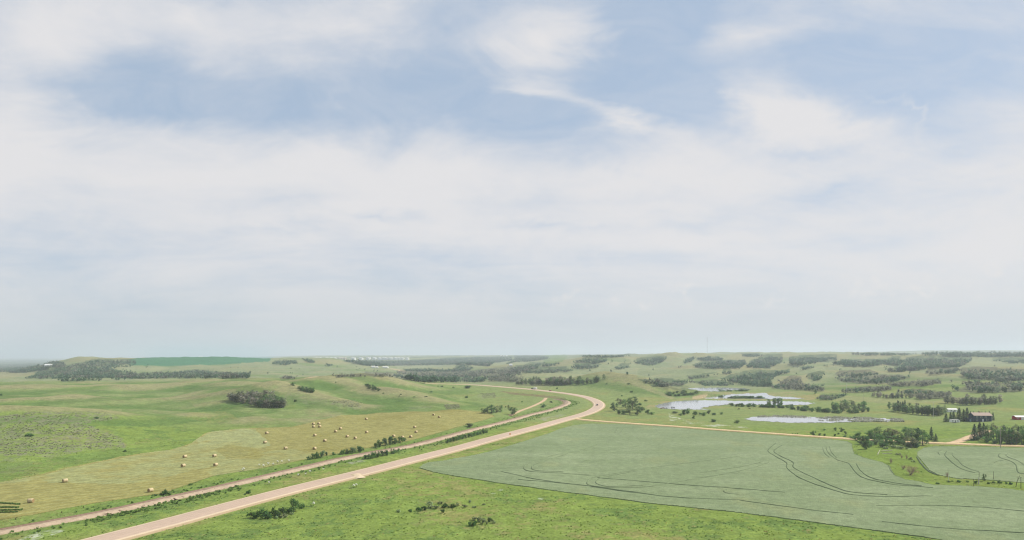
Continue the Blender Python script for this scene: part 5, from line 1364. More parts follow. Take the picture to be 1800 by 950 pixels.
def tufts(name, label, xy, h, w, colors, mat, R, blades=3):
    n = len(xy); z = gz(xy[:, 0], xy[:, 1])
    V_, C_ = [], []
    for b in range(blades):
        a = R.uniform(0, 6.28, n); hh = h * R.uniform(.6, 1.3, n); ww = w * R.uniform(.6, 1.3, n)
        dx, dy = np.cos(a), np.sin(a); ln = R.normal(0, .35, (n, 2)) * hh[:, None]
        b0 = np.stack([xy[:, 0] - dx * ww / 2, xy[:, 1] - dy * ww / 2, z - .05], 1)
        b1 = np.stack([xy[:, 0] + dx * ww / 2, xy[:, 1] + dy * ww / 2, z - .05], 1)
        t1 = np.stack([xy[:, 0] + dx * ww * .4 + ln[:, 0], xy[:, 1] + dy * ww * .4 + ln[:, 1], z + hh], 1)
        t0 = np.stack([xy[:, 0] - dx * ww * .4 + ln[:, 0], xy[:, 1] - dy * ww * .4 + ln[:, 1], z + hh * R.uniform(.7, 1, n)], 1)
        V_.append(np.stack([b0, b1, t1, t0], 1)); C_.append(np.repeat(colors[:, None, :] * np.array([.8, .8, 1.1, 1.1])[None, :, None], 4, 1)[:, :4])
    V_ = np.concatenate(V_).reshape(-1, 3); C_ = np.concatenate([np.repeat(colors * 1.55, 4, 0)] * blades)
    o = np_mesh(name, V_, np.arange(len(V_)).reshape(-1, 4), mat, color=C_)
    return struct(o, 'stuff', label)


grass_mat = noisy('tall_grass', attr='cover', scale=0.8, amount=0.2, rough=0.9, spec=0.0, trans=0.5, up=0.6)
R = np.random.default_rng(77)


def free_of_works(xy, hay=True):
    p, d = uv_of(xy[:, 0], xy[:, 1]); l = np.log(d)
    ok = ~in_poly(p, l, CROP) & ~in_poly(p, l, CROP2)
    if hay: ok &= ~in_poly(p, l, HAY)
    for ln, hw in ((HIGHWAY, 6.4), (RAIL, 4.6), (SIDE, 3.4)):
        A_ = ln[::2, :2]; dmin = np.full(len(xy), 1e9)
        for s in range(0, len(xy), 20000):
            dmin[s:s + 20000] = np.hypot(xy[s:s + 20000, 0][:, None] - A_[None, :, 0], xy[s:s + 20000, 1][:, None] - A_[None, :, 1]).min(1)
        ok &= dmin > hw
    return ok


n = 150000
py_ = R.uniform(640, 985, n) ; px_ = R.uniform(-80, 1880, n)
d_ = np.minimum(CAM_H * FPX / np.maximum(py_ - HOR, 60), 430) * R.uniform(.97, 1.03, n)
xy = np.stack([(px_ - 900) / FPX * d_, d_], 1)
xy = xy[(d_ < 425)]; xy = xy[free_of_works(xy)]
nm = fbm(xy[:, 0] / 17 + 4, xy[:, 1] / 17, 4, 0.6); nf = fbm(xy[:, 0] / 6, xy[:, 1] / 6 + 7, 3, .6); nb = fbm(xy[:, 0] / 70, xy[:, 1] / 70, 4)
keep = R.uniform(0, 1, len(xy)) < np.clip(.10 + .5 * nf + .2 * nm, .02, .35)
xy, nm, nb = xy[keep], nm[keep], nb[keep]
gcol = mixc(C['bright'] * 1.02, C['lush'], sstep(nm, -.05, .35)); gcol = mixc(gcol, C['olive'] * 1.05, sstep(nb, .05, .4) * .8)
gcol = gcol * R.uniform(.95, 1.45, (len(gcol), 1)); gcol[R.uniform(0, 1, len(gcol)) < .05] = C['straw'] * 1.05
tufts('tall_grass', 'tufts of tall grass over the near meadow and road verges', xy, .22, .55, gcol, grass_mat, R)


def scatter_in(polys, n, R):
    q = np.concatenate([poly_samples(p, n, R) for p in polys])
    return hit(q[:, 0], q[:, 1], gz)[:, :2]


sg = scatter_in([[(-60, 738), (60, 726), (180, 726), (210, 735), (150, 745), (212, 770), (218, 786), (150, 790), (90, 804), (30, 800), (-60, 798)]], 1700, R)
sg = np.concatenate([sg, scatter_in([[(575, 706), (620, 703), (640, 710), (625, 716), (585, 714)], [(780, 712), (806, 711), (810, 719), (785, 720)], [(845, 692), (870, 691), (872, 699), (850, 701)]], 420, R)])
k = fbm(sg[:, 0] / 22, sg[:, 1] / 22, 3) > -.12; sg = sg[k]
tufts('sagebrush', 'low grey-green sagebrush on the left slopes', sg, .30, .7, np.tile(C['sage'] * 1.25, (len(sg), 1)) * R.uniform(.6, 1.3, (len(sg), 1)), grass_mat, R, 4)
vg = []
for ln, side, lo, hi, nn in ((RAIL, 1, 5, 13, 3600), (RAIL, -1, 5, 8, 700)):
    t = np.gradient(ln[:, :2], axis=0); t /= np.linalg.norm(t, axis=1)[:, None]; nr = np.stack([t[:, 1], -t[:, 0]], 1)
    i = R.integers(0, min(len(ln), 190), nn); o = R.uniform(lo, hi, nn) * side
    vg.append(ln[i, :2] + nr[i] * o[:, None] + R.normal(0, 1.2, (nn, 2)))
vg = np.concatenate(vg); k = fbm(vg[:, 0] / 9, vg[:, 1] / 9, 3) + R.uniform(-.3, .3, len(vg)) > -.08; vg = vg[k]; vg = vg[free_of_works(vg)]; q_, _ = uv_of(vg[:, 0], vg[:, 1]); vg = vg[R.uniform(0, 1, len(vg)) < np.where((q_ > 150) & (q_ < 420), 1.0, .25)]
tufts('trackside_weeds', 'rank dark green weeds along both sides of the railway', vg, .6, .9, np.tile(C['lush'] * 1.1, (len(vg), 1)) * R.uniform(.6, 1.25, (len(vg), 1)), grass_mat, R)
cut = []
for (x0, y0, x1, y1) in ((-30, 883, 35, 887.5), (-30, 892, 32, 893), (-30, 898.5, 38, 897), (-30, 902, 30, 901)):
    t = R.uniform(0, 1, 260); cut.append(hit(x0 + (x1 - x0) * t, y0 + (y1 - y0) * t + R.normal(0, .3, 260), gz)[:, :2])
cut = np.concatenate(cut)
tufts('uncut_grass', 'dark uncut grass strips at the left end of the hay field', cut, .4, .6, np.tile(C['lush'] * .9, (len(cut), 1)) * R.uniform(.7, 1.2, (len(cut), 1)), grass_mat, R)
rd_ = scatter_in([[(1330, 734), (1350, 731.5), (1440, 733.5), (1545, 735.5), (1580, 738), (1500, 738), (1400, 735.5)], [(1440, 735), (1585, 737), (1590, 742), (1500, 742.5), (1440, 741)]], 2800, R)
k = fbm(rd_[:, 0] / 11, rd_[:, 1] / 11, 3) > .0; rd_ = rd_[k]
tufts('marsh_reeds', 'pale and dark reeds standing in the marsh pond', rd_, 1.1, .7, mixc(np.array((.36, .36, .30)), np.array((.14, .16, .10)), R.uniform(0, 1, len(rd_))), grass_mat, R)

# ------------------------------------------------------------------ haze: thin even air over the whole country
hz = MB().box(-39000, 39000, -39000, 39000, -290, 200).build('haze', None)
hm_ = bpy.data.materials.new('haze_air'); hm_.use_nodes = True
hm_.node_tree.nodes.remove(hm_.node_tree.nodes['Principled BSDF'])
pv = hm_.node_tree.nodes.new('ShaderNodeVolumePrincipled')
pv.inputs['Color'].default_value = (.76, .845, .965, 1); pv.inputs['Density'].default_value = HAZE_DENSITY; pv.inputs['Anisotropy'].default_value = 0.15
hm_.node_tree.links.new(pv.outputs[0], hm_.node_tree.nodes['Material Output'].inputs['Volume'])
hz.data.materials.append(hm_); struct(hz, 'stuff', 'thin pale summer haze over the land')

# ------------------------------------------------------------------ hay bales
straw_mat = noisy('baled_hay', (.52, .425, .26), scale=6, amount=0.25, scale2=1.5, stretch=(1, .35, 1), bump=0.04, bump_scale=14, rough=1.0, spec=0.0)
straw_end = noisy('bale_end', (.30, .21, .11), scale=5, amount=0.3, rough=1.0, spec=0.0, bump=0.05, bump_scale=9)  # shade on the bale ends is put in as a darker colour


def make_bale(label, group):
    t = thing('hay_bale', label, 'hay bale', (0, 0, 0), 0, group)
    # rolled body lying on its side, axis along x, edges rounded and slightly sagged
    R_ = np.random.default_rng(5); nseg = 28
    prof = [(-.98, .80), (-.93, .88), (-.5, .915), (0, .92), (.5, .915), (.93, .88), (.98, .80)]
    V_, F_ = [], []
    for x, r in prof:
        for i in range(nseg):
            a = 2 * math.pi * i / nseg
            rr_ = r * (1 + .02 * math.sin(3 * a + 4 * x) + R_.normal(0, .006))
            V_.append((x + R_.normal(0, .008), rr_ * math.cos(a) * 1.02, .88 + rr_ * math.sin(a) * (.97 if math.sin(a) > 0 else .95)))
    for j in range(len(prof) - 1):
        for i in range(nseg): F_.append((j * nseg + i, j * nseg + (i + 1) % nseg, (j + 1) * nseg + (i + 1) % nseg, (j + 1) * nseg + i))
    np_mesh('roll', np.array(V_), np.array(F_)[:, ::-1], straw_mat, t, smooth_=True)
    for sx in (-1, 1):                                        # wound end faces: a shallow spiral of layers
        V2, F2 = [], []
        rings = [0, .12, .24, .36, .48, .6, .72, .80]
        for q, r in enumerate(rings):
            for i in range(nseg):
                a = 2 * math.pi * i / nseg
                V2.append((sx * (.985 + (.03 if q % 2 else 0) - .02 * (q == len(rings) - 1)), r * math.cos(a) * 1.02, .88 + r * math.sin(a) * .96))
        for j in range(len(rings) - 1):
            for i in range(nseg): F2.append((j * nseg + i, j * nseg + (i + 1) % nseg, (j + 1) * nseg + (i + 1) % nseg, (j + 1) * nseg + i))
        F2 = np.array(F2)
        np_mesh('end_face', np.array(V2), F2 if sx > 0 else F2[:, ::-1], straw_end, t)
    return t


BALES = [
    (54, 884.5, 0.08, 'hay bale lying side-on near the dark uncut strips, largest of all'), (114.5, 848.5, .3, 'hay bale alone on the left part of the hay field, above the uncut strips'), (264.5, 865.5, .5, 'hay bale beside the round dark bush at the railway'),
    (325, 805.5, .5, 'upper left hay bale of the loose square of four on the left half'), (322, 821.5, .6, 'lower left hay bale of the loose square of four on the left half'), (377, 804, .4, 'upper right hay bale of the loose square of four on the left half'), (379, 820, .6, 'lower right hay bale of the loose square of four on the left half'),
    (469, 763.5, .5, 'hay bale at the edge where the pale green mown patch meets the gold'), (466, 780, .3, 'flattened grey hay bale on the pale green mown patch'), (502, 790.5, .2, 'hay bale at the right end of the pale green mown patch'),
    (553, 791, .6, 'hay bale just above the leftmost bush thicket'), (553.5, 767.5, .5, 'hay bale straight below the tight cluster of four'), (571, 777, .5, 'hay bale midway between the tight cluster and the leftmost thicket'), (590, 760.5, .6, 'lower hay bale of the slanting pair right of the tight cluster'), (598.5, 755.5, .5, 'upper hay bale of the slanting pair right of the tight cluster'),
    (610.5, 769.5, .4, 'smaller looking hay bale of two above the middle thicket'), (624.5, 772.5, .6, 'hay bale above the middle thicket, right one of two'), (644, 738.5, .5, 'hay bale alone near the upper edge of the hay field'), (644.5, 762, .5, 'hay bale alone left of the tallest thicket'),
    (551, 747.2, .5, 'upper left hay bale of the tight cluster of four'), (560.5, 746.6, .5, 'upper right hay bale of the tight cluster of four'), (551.5, 752.2, .4, 'lower left hay bale of the tight cluster of four'), (562, 751.8, .5, 'lower right hay bale of the tight cluster of four'),
    (692, 769, .5, 'hay bale half hidden behind the tallest thicket'), (707.5, 771, .5, 'hay bale showing over the right end of the tallest thicket'), (722, 770, .6, 'hay bale at the field edge just right of the tallest thicket'), (729, 753, .4, 'upper hay bale of the pair above the railway verge on the right'), (731.5, 761.5, .3, 'lower hay bale of the pair above the railway verge on the right'),
    (762, 731, .8, 'smaller farther hay bale of the pair at the right tip of the field'), (772, 735, .7, 'nearer hay bale of the pair at the right tip of the field')]
b0 = None
for (x_, y_, rz, lab) in BALES:
    p = spot(x_, y_); loc = (p[0], p[1], float(gz(p[0], p[1])[0]) + .04)
    if b0 is None:
        b0 = make_bale(lab, 'round hay bales on the mown field'); b0.location = loc; b0.rotation_euler = (0, 0, rz); b0.scale = (.92, .92, .92)
    else: dup(b0, loc, rz + .62, lab)

# ------------------------------------------------------------------ farm buildings
navy = noisy('navy_siding', (.045, .060, .085), scale=.8, amount=.15, stretch=(.3, .3, 4), rough=.7)
roof_tan = noisy('tan_shingles', (.44, .345, .29), scale=2, amount=.15, stretch=(.5, 3, 3), rough=.9)
white_paint = noisy('white_paint', (.78, .78, .76), scale=1, amount=.06, rough=.6)
red_paint = noisy('red_paint', (.33, .025, .030), scale=1, amount=.12, stretch=(3, 3, .3), rough=.75)
glass = principled('window_glass', (.03, .04, .05), .08, .5)
dark_metal = principled('dark_metal', (.04, .04, .045), .5, .4)
steel = principled('galvanised_steel', (.55, .56, .57), .45, .5, .4)


def gable(t, w, d, hw, hr, wall_m, roof_m, over=.5, roof_name='roof'):
    """ridge along x; footprint w by d, eaves at hw, ridge at hr"""
    m = MB()
    m.prism([(-d / 2, 0), (d / 2, 0), (d / 2, hw), (0, hr - .08), (-d / 2, hw)], -w / 2, w / 2)
    m.v = [(y, x, z) for x, y, z in m.v]
    wall = m.build('wall', wall_m, t)
    r = MB(); k = (hr - hw) / (d / 2); e = d / 2 + over
    prof = [(-e, hw - k * over + .04), (0, hr), (e, hw - k * over + .04), (e, hw - k * over + .22), (0, hr + .2), (-e, hw - k * over + .22)]
    r.prism(prof, -w / 2 - over, w / 2 + over); r.v = [(y, x, z) for x, y, z in r.v]
    return wall, r.build(roof_name, roof_m, t)


def face_camera(p): return math.atan2(p[0], p[1]) * -1.0


def window(t, x, y, z, w, h, name='window'):
    f = MB(); b = .09
    f.box(x - w / 2 - b, x + w / 2 + b, y - .05, y - .004, z + h, z + h + b); f.box(x - w / 2 - b, x + w / 2 + b, y - .07, y - .004, z - b, z)
    f.box(x - w / 2 - b, x - w / 2, y - .05, y - .004, z, z + h); f.box(x + w / 2, x + w / 2 + b, y - .05, y - .004, z, z + h)
    o = f.build(name, white_paint, t)
    MB().box(x - w / 2, x + w / 2, y - .03, y - .006, z, z + h).build('pane', glass, o)


p = spot(1728.5, 741.5); z0 = float(gz(p[0], p[1])[0])
house = thing('farmhouse', 'dark navy two-storey farmhouse with a tan roof among spruces', 'house', (p[0], p[1] + 4, z0), -.10)
gable(house, 13.6, 8.4, 5.0, 7.0, navy, roof_tan)
for x_ in (-4.6, -1.2, 2.2): window(house, x_, -4.2, 3.1, 1.1, 1.1)
for x_ in (-4.6, 3.4): window(house, x_, -4.2, .9, 1.2, 1.2)
dr = MB().box(-.5, .5, -4.26, -4.204, .05, 2.1).build('door', white_paint, house)
MB().tube((.36, -4.27, 1.05), (.36, -4.34, 1.05), .04).build('handle', steel, dr)
MB().box(-.45, .45, .2, .9, 6.6, 7.9).build('chimney', noisy('chimney_brick', (.28, .14, .10), scale=3, amount=.2), house)
MB().box(6.82, 7.0, -4.3, -4.12, .0, 4.9).build('corner_post', white_paint, house)
p = spot(1709, 741.8); z0 = float(gz(p[0], p[1])[0])
shed = thing('garden_shed', 'low dark navy shed at the left end of the farmhouse', 'shed', (p[0], p[1] + 3, z0), -.1)
gable(shed, 5.2, 3.6, 2.2, 3.0, navy, noisy('dark_shingles', (.07, .075, .085), scale=2, amount=.2), .25)
d_ = MB().box(-1.0, .2, -1.86, -1.804, .05, 1.95).build('door', principled('pale_blue_door', (.30, .42, .50), .6), shed)
MB().tube((.05, -1.87, 1.0), (.05, -1.93, 1.0), .035).build('handle', steel, d_)
p = spot(1672.5, 724.5); z0 = float(gz(p[0], p[1])[0])
bld = thing('white_outbuilding', 'white flat-looking outbuilding half hidden behind the spruces', 'outbuilding', (p[0], p[1], z0), -.1)
gable(bld, 8.2, 5, 2.4, 3.3, white_paint, white_paint, .3)
window(bld, -1.5, -2.5, .9, 1, .9); MB().box(1.2, 2.4, -2.56, -2.504, .05, 2.05).build('door', principled('grey_door', (.3, .3, .3), .6), bld)
p = spot(1799, 738.5); z0 = float(gz(p[0], p[1])[0])
barn = thing('red_barn', 'small red barn with a white roof at the right edge', 'barn', (p[0], p[1] + 3, z0), -.12)
gable(barn, 10.5, 6, 2.2, 3.2, red_paint, white_paint, .3)
d_ = MB().box(-1.3, 1.3, -3.06, -3.004, .05, 1.95).build('door', white_paint, barn); MB().box(-.05, .05, -3.10, -3.06, .05, 1.95).build('door_bar', red_paint, d_)
window(barn, -3.6, -3.0, .8, .8, .7)

# travel trailer
p = spot(1679.5, 743.8); z0 = float(gz(p[0], p[1])[0])
tr = thing('travel_trailer', 'white travel trailer parked on the grass left of the farmhouse', 'trailer', (p[0], p[1] + 1, z0), -.05)
m = MB(); m.prism([(-3.6, .45), (3.3, .45), (3.55, .8), (3.6, 1.5), (3.3, 2.3), (2.9, 2.55), (-3.3, 2.55), (-3.6, 2.3)], -1.15, 1.15); m.build('body', white_paint, tr, .08)
for x_, w in ((-2.2, 1.2), (1.9, 1.3)): MB().box(x_ - w / 2, x_ + w / 2, -1.19, -1.154, 1.25, 1.95).build('window', glass, tr)
d_ = MB().box(-.45, .25, -1.19, -1.154, .6, 2.2).build('door', principled('trailer_door', (.12, .12, .13), .5), tr); MB().tube((.15, -1.19, 1.3), (.15, -1.24, 1.3), .03).build('handle', steel, d_)
for x_ in (-.9, .0):
    for s_ in (-1, 1):
        w_ = MB().tube((x_, s_ * .98, .36), (x_, s_ * 1.2, .36), .36, n=16).build('wheel', dark_metal, tr); MB().tube((x_, s_ * 1.195, .36), (x_, s_ * 1.215, .36), .2, n=12).build('rim', steel, w_)
m = MB(); m.tube((3.5, -.6, .5), (4.6, 0, .5), .05); m.tube((3.5, .6, .5), (4.6, 0, .5), .05); m.tube((4.5, 0, .1), (4.5, 0, .6), .04); m.build('hitch', dark_metal, tr)

# ------------------------------------------------------------------ vehicles on the highway


def on_road(px_, py_, lane):
    p = spot(px_, py_); k = np.hypot(HIGHWAY[:, 0] - p[0], HIGHWAY[:, 1] - p[1]).argmin()
    k = min(max(k, 1), len(HIGHWAY) - 2)
    t = HIGHWAY[k + 1, :2] - HIGHWAY[k - 1, :2]; t /= np.linalg.norm(t)
    q = HIGHWAY[k]; n_ = np.array([t[1], -t[0]])
    return (q[0] + n_[0] * lane, q[1] + n_[1] * lane, q[2] + .13), math.atan2(t[1], t[0])


def car(name, label, cat, paint_, loc, rz, kind='car'):
    """nose along +x"""
    t = thing(name, label, cat, loc, rz)
    if kind == 'car':
        body = [(-2.2, .35), (2.15, .35), (2.25, .55), (2.15, .78), (1.2, .92), (-1.9, .95), (-2.2, .8)]
        cab = [(-1.75, .95), (1.05, .92), (.35, 1.42), (-1.15, 1.45)]
    else:
        body = [(-2.8, .45), (2.75, .45), (2.85, .7), (2.75, 1.05), (1.6, 1.18), (-2.8, 1.1)]
        cab = [(-.6, 1.15), (1.55, 1.17), (.95, 1.8), (-.5, 1.82)]
    m = MB(); m.prism(body, -.9, .9); b = m.build('body', paint_, t, .06)
    m = MB(); m.prism(cab, -.78, .78); m.build('windows', glass, t, .05)
    zt = max(z for _, z in cab); xs = [x for x, z in cab if z > zt - .1]
    MB().box(min(xs), max(xs), -.72, .72, zt - .02, zt + .05).build('roof', paint_, t, .03)
    wx = 1.35 if kind == 'car' else 1.8; wr = .33 if kind == 'car' else .4
    for x_ in (-wx, wx):
        for s_ in (-1, 1):
            w_ = MB().tube((x_, s_ * .72, wr), (x_, s_ * .94, wr), wr, n=16).build('wheel', dark_metal, t)
            MB().tube((x_, s_ * .935, wr), (x_, s_ * .955, wr), wr * .6, n=12).build('rim', steel, w_)
    xf = body[2][0]; hz_ = body[2][1] + .12
    for s_ in (-.62, .62):
        MB().box(xf - .12, xf + .015, s_ - .17, s_ + .17, hz_ - .08, hz_ + .08).build('headlight', principled('lamp_lens', (.8, .8, .75), .2), t)
        MB().box(body[0][0] - .015, body[0][0] + .1, s_ - .15, s_ + .15, .72, .86).build('tail_light', principled('tail_lens', (.4, .02, .02), .3), t)
    return t


l, r_ = on_road(1056, 714, -2.0)
car('parked_car' if False else 'car', 'dark maroon car rounding the highway bend', 'car', principled('maroon_paint', (.055, .018, .028), .3, .5), l, r_ + math.pi)
l, r_ = on_road(971, 688.5, 2.0)
car('car', 'red car on the far leg of the highway', 'car', principled('red_car_paint', (.36, .05, .035), .3, .5), l, r_)
l, r_ = on_road(936.5, 685.2, 2.0)
car('pickup_truck', 'dark pickup towing a white trailer on the far highway', 'pickup truck', principled('charcoal_paint', (.05, .05, .055), .3, .5), l, r_, 'pickup')
l, r_ = on_road(942, 685.6, 2.0)
cp = thing('camper_trailer', 'white camper trailer towed by the dark pickup', 'trailer', l, r_)
m = MB(); m.prism([(-3.4, .5), (3.1, .5), (3.4, 1.0), (3.3, 2.3), (2.8, 2.95), (-3.3, 3.0), (-3.45, 2.6)], -1.2, 1.2); m.build('body', white_paint, cp, .1)
for s_ in (-1, 1):
    for x_, w in ((-2, 1.0), (1.5, 1.2)): MB().box(x_ - w / 2, x_ + w / 2, *sorted((s_ * 1.204, s_ * 1.24)), 1.5, 2.2).build('window', glass, cp)
    for x_ in (-.5, .4):
        w_ = MB().tube((x_, s_ * 1.0, .36), (x_, s_ * 1.22, .36), .36, n=14).build('wheel', dark_metal, cp); MB().tube((x_, s_ * 1.21, .36), (x_, s_ * 1.235, .36), .2, n=10).build('rim', steel, w_)
m = MB(); m.tube((3.3, -.6, .55), (4.5, 0, .55), .05); m.tube((3.3, .6, .55), (4.5, 0, .55), .05); m.build('hitch', dark_metal, cp)

# ------------------------------------------------------------------ poles, mast, signs, posts
pole_wood = noisy('weathered_pole', (.36, .32, .27), scale=4, amount=.2, stretch=(1, 1, .1))


def pole(name, label, px_, py_, hpx, r=.16, arms=(), mat=pole_wood, cat='utility pole', half=None):
    p = spot(px_, py_); h = hpx * p[1] / FPX
    t = thing(name, label, cat, (p[0], p[1], p[2] - .1), 0)
    MB().tube((0, 0, -.4), (0, 0, h), r, r * .65, 10).build('shaft', mat, t)
    for f in arms:
        z = h * f; hw_ = half or 1.9
        a = MB().box(-hw_, hw_, -.20, -.08, z - .08, z + .08).build('crossarm', mat, t)
        for x_ in np.linspace(-hw_ + .15, hw_ - .15, 4):
            m = MB(); m.tube((x_, -.14, z + .08), (x_, -.14, z + .2), .035); m.tube((x_, -.14, z + .2), (x_, -.14, z + .42), .09, .06); m.build('insulator', principled('porcelain', (.62, .60, .55), .3), a)
    return t


pole('utility_pole', 'tall utility pole with two crossarms before the shelter belt', 1758.5, 788.5, 39, .2, (.985, .80), half=2.6)
pole('utility_pole', 'pale bare pole standing against the aspen windbreak', 1640.5, 735.5, 28, .17, (), noisy('pale_pole', (.62, .60, .54), scale=3, amount=.1))
pole('utility_pole', 'short pale pole on the slope behind the willow band', 1488.5, 691.5, 18, .2, (), noisy('pale_pole_far', (.62, .60, .54), scale=3, amount=.1))
pole('utility_pole', 'thin grey pole beside the poplar clump beyond the marsh', 1518.5, 711, 24, .14)
pole('utility_pole', 'slim pole on the hillside left of the bare right slope', 1425, 668, 11, .15)

base = hit([1243], [624.5], gz)[0]
bx, by = (1243 - 900) / FPX * 4300, 4300.0; bz = float(gz(bx, by)[0])
H_ = CAM_H + (HOR - 592.5) / FPX * by - bz
mast = thing('radio_mast', 'slender guyed radio mast rising over the right horizon', 'mast', (bx, by, bz))
m = MB(); rad = 1.1
legs = [(rad * math.cos(a), rad * math.sin(a)) for a in (0.5, 2.6, 4.7)]
for x_, y_ in legs: m.tube((x_, y_, -1), (x_, y_, H_), .22, n=4)
for k in range(int(H_ / 5)):
    for q in range(3):
        a, b = legs[q], legs[(q + 1) % 3]
        m.tube((a[0], a[1], k * 5), (b[0], b[1], k * 5 + 5), .12, n=4)
m.build('lattice', principled('mast_steel', (.30, .29, .30), .6, .3), mast)
for a in (0.5, 2.6, 4.7):
    for f in (.5, .95): MB().tube((0, 0, H_ * f), (math.cos(a) * H_ * .55, math.sin(a) * H_ * .55, -6), .03, n=3).build('guy_wire', dark_metal, mast)

p = spot(896.5, 767)
sg_ = thing('road_marker', 'orange road marker board on the highway shoulder', 'road sign', (p[0], p[1], p[2]))
MB().box(-.05, .05, -.05, .05, -.4, 1.9).build('post', pole_wood, sg_)
MB().box(-.45, .45, -.09, -.055, 1.0, 1.9).build('board', principled('orange_sheeting', (.75, .26, .04), .5), sg_)

white_post = noisy('white_post', (.72, .72, .68), scale=3, amount=.1)
for (x_, y_, hp, r_, mt, lab) in ((1667.6, 846, 8, .09, white_post, 'thin white post at the left end of the lower fence strip'), (1711.6, 856, 14, .10, dark_bark, 'dark post leaning beside the white stump'), (1721, 841, 12, .09, dark_bark, 'thin dark post rising behind the white stump'),
                                  (1746.5, 844, 15, .09, dark_bark, 'thin dark post between bushes below the small crop field'), (1794.5, 859, 20, .12, dark_bark, 'tall dark post at the right end of the lower strip'), (27.5, 914, 3.2, .14, dark_bark, 'short dark fence post nearest the left end of the hay field'), (108.5, 902, 3.4, .14, dark_bark, 'short dark fence post midway along the left hay field edge'), (147, 893, 3.0, .14, dark_bark, 'short dark fence post third along the left hay field edge')):  # the tall one at the right end is a dead trunk
    p = spot(x_, y_); h = hp * p[1] / FPX
    m = MB(); m.tube((0, 0, -.3), (.04, 0, h * .5), r_, r_ * .9, 7); m.tube((.04, 0, h * .5), (.0, .02, h), r_ * .9, r_ * .75, 7)
    o = m.build('fence_post', mt); o.location = p; tag(o, lab, 'post')
p = spot(1720, 851.5)
m = MB(); m.tube((0, 0, -.2), (.1, 0, 1.6), .30, .24, 9); m.tube((.1, 0, 1.6), (.22, .03, 3.2), .24, .12, 9); m.tube((.12, 0, 1.5), (-.4, .05, 2.2), .09, .05, 6)
o = m.build('tree_stump', dead_wood); o.location = p; tag(o, 'bleached white tree stump on the strip below the small crop field', 'stump')
p = spot(1785.5, 856.5)
m = MB(); m.tube((0, 0, -.2), (.5, 0, 2.2), .15, .12, 7); m.tube((.5, 0, 2.2), (1.8, .1, 4.9), .12, .05, 7); m.tube((1.2, .05, 3.6), (2.6, 0, 4.1), .05, .03, 5); m.tube((.9, .05, 3.0), (.6, .1, 4.6), .05, .02, 5)
o = m.build('dead_tree', dark_bark); o.location = p; tag(o, 'leaning dead tree with bare boughs at the right of the lower strip', 'dead tree')
for (x0, y0, x1, y1, r_, lab) in ((1549, 794, 1569, 793.5, .22, 'long bleached log lying level over the creek bed'), (1551, 798.5, 1568, 799, .2, 'second bleached log at the water edge under the level one'), (1542.5, 800, 1547, 792.5, .16, 'short bleached trunk leaning at the left end of the creek logs')):
    a, b = spot(x0, y0), spot(x1, y1)
    if abs(b[1] - a[1]) > 30: b[1] = a[1] + 12; b[0] = (x1 - 900) / FPX * b[1]; b[2] = gz(b[0], b[1])[0]
    m = MB(); m.tube((0, 0, r_), tuple(b - a + np.array([0, 0, r_ + .4])), r_, r_ * .7, 8)
    mid = (b - a) * .6; m.tube((mid[0], mid[1], mid[2] + r_), (mid[0] + .5, mid[1] - .4, mid[2] + 1.0), .07, .03, 5)
    o = m.build('fallen_log', dead_wood); o.location = a; tag(o, lab, 'log')

# old ties dumped beside the railway
tie_mat = noisy('creosoted_tie', (.11, .065, .045), scale=3, amount=.3)
tie0 = None
for (x_, y_, nn) in ((184, 905.5, 2), (189.5, 905, 2), (207, 900.4, 2), (210, 900, 1), (248, 891, 3), (307, 878.6, 3), (318, 875, 2), (335, 871.5, 1), (353, 867, 2), (374, 862, 2), (266, 887, 1), (280, 883, 1), (727.5, 782, 2), (868.6, 748, 2), (60, 926, 1), (38, 930, 1)):
    for k in range(nn):
        p = spot(x_ + random.uniform(-1.6, 1.6), y_ + random.uniform(-.4, .4)); rz = random.uniform(-.9, .9)
        loc = (p[0], p[1], p[2] + .06 + .2 * (k % 2)); lab = 'old wooden railway tie dumped beside the ballast'
        if tie0 is None:
            tie0 = MB().box(-1.25, 1.25, -.14, .14, 0, .22).build('railway_tie', tie_mat, None, .015); o = tie0
        else:
            o = tie0.copy(); COL.objects.link(o)
        o.location = loc; o.rotation_euler = (random.uniform(-.06, .06), random.uniform(-.15, .15), rz); tag(o, lab, 'railway tie', 'old ties along the railway')
# pale stones below the round bush
for k, (x_, y_, s_, lab) in enumerate(((284, 875.8, .8, 'smaller pale stone at the edge of the railway ballast'), (290, 875.6, 1.2, 'larger pale stone at the edge of the railway ballast'))):
    import bmesh
    bm = bmesh.new(); bmesh.ops.create_icosphere(bm, subdivisions=3, radius=.55 * s_)
    for v in bm.verts: v.co = v.co * (1 + .18 * math.sin(v.co.x * 7 + k) * math.cos(v.co.y * 6)); v.co.z *= .6
    me = bpy.data.meshes.new('boulder'); bm.to_mesh(me); bm.free(); me.materials.append(noisy('pale_stone', (.52, .47, .38), scale=3, amount=.2))
    o = bpy.data.objects.new('boulder', me); COL.objects.link(o); p = spot(x_, y_); o.location = (p[0], p[1], p[2] + .2); tag(o, lab, 'boulder')
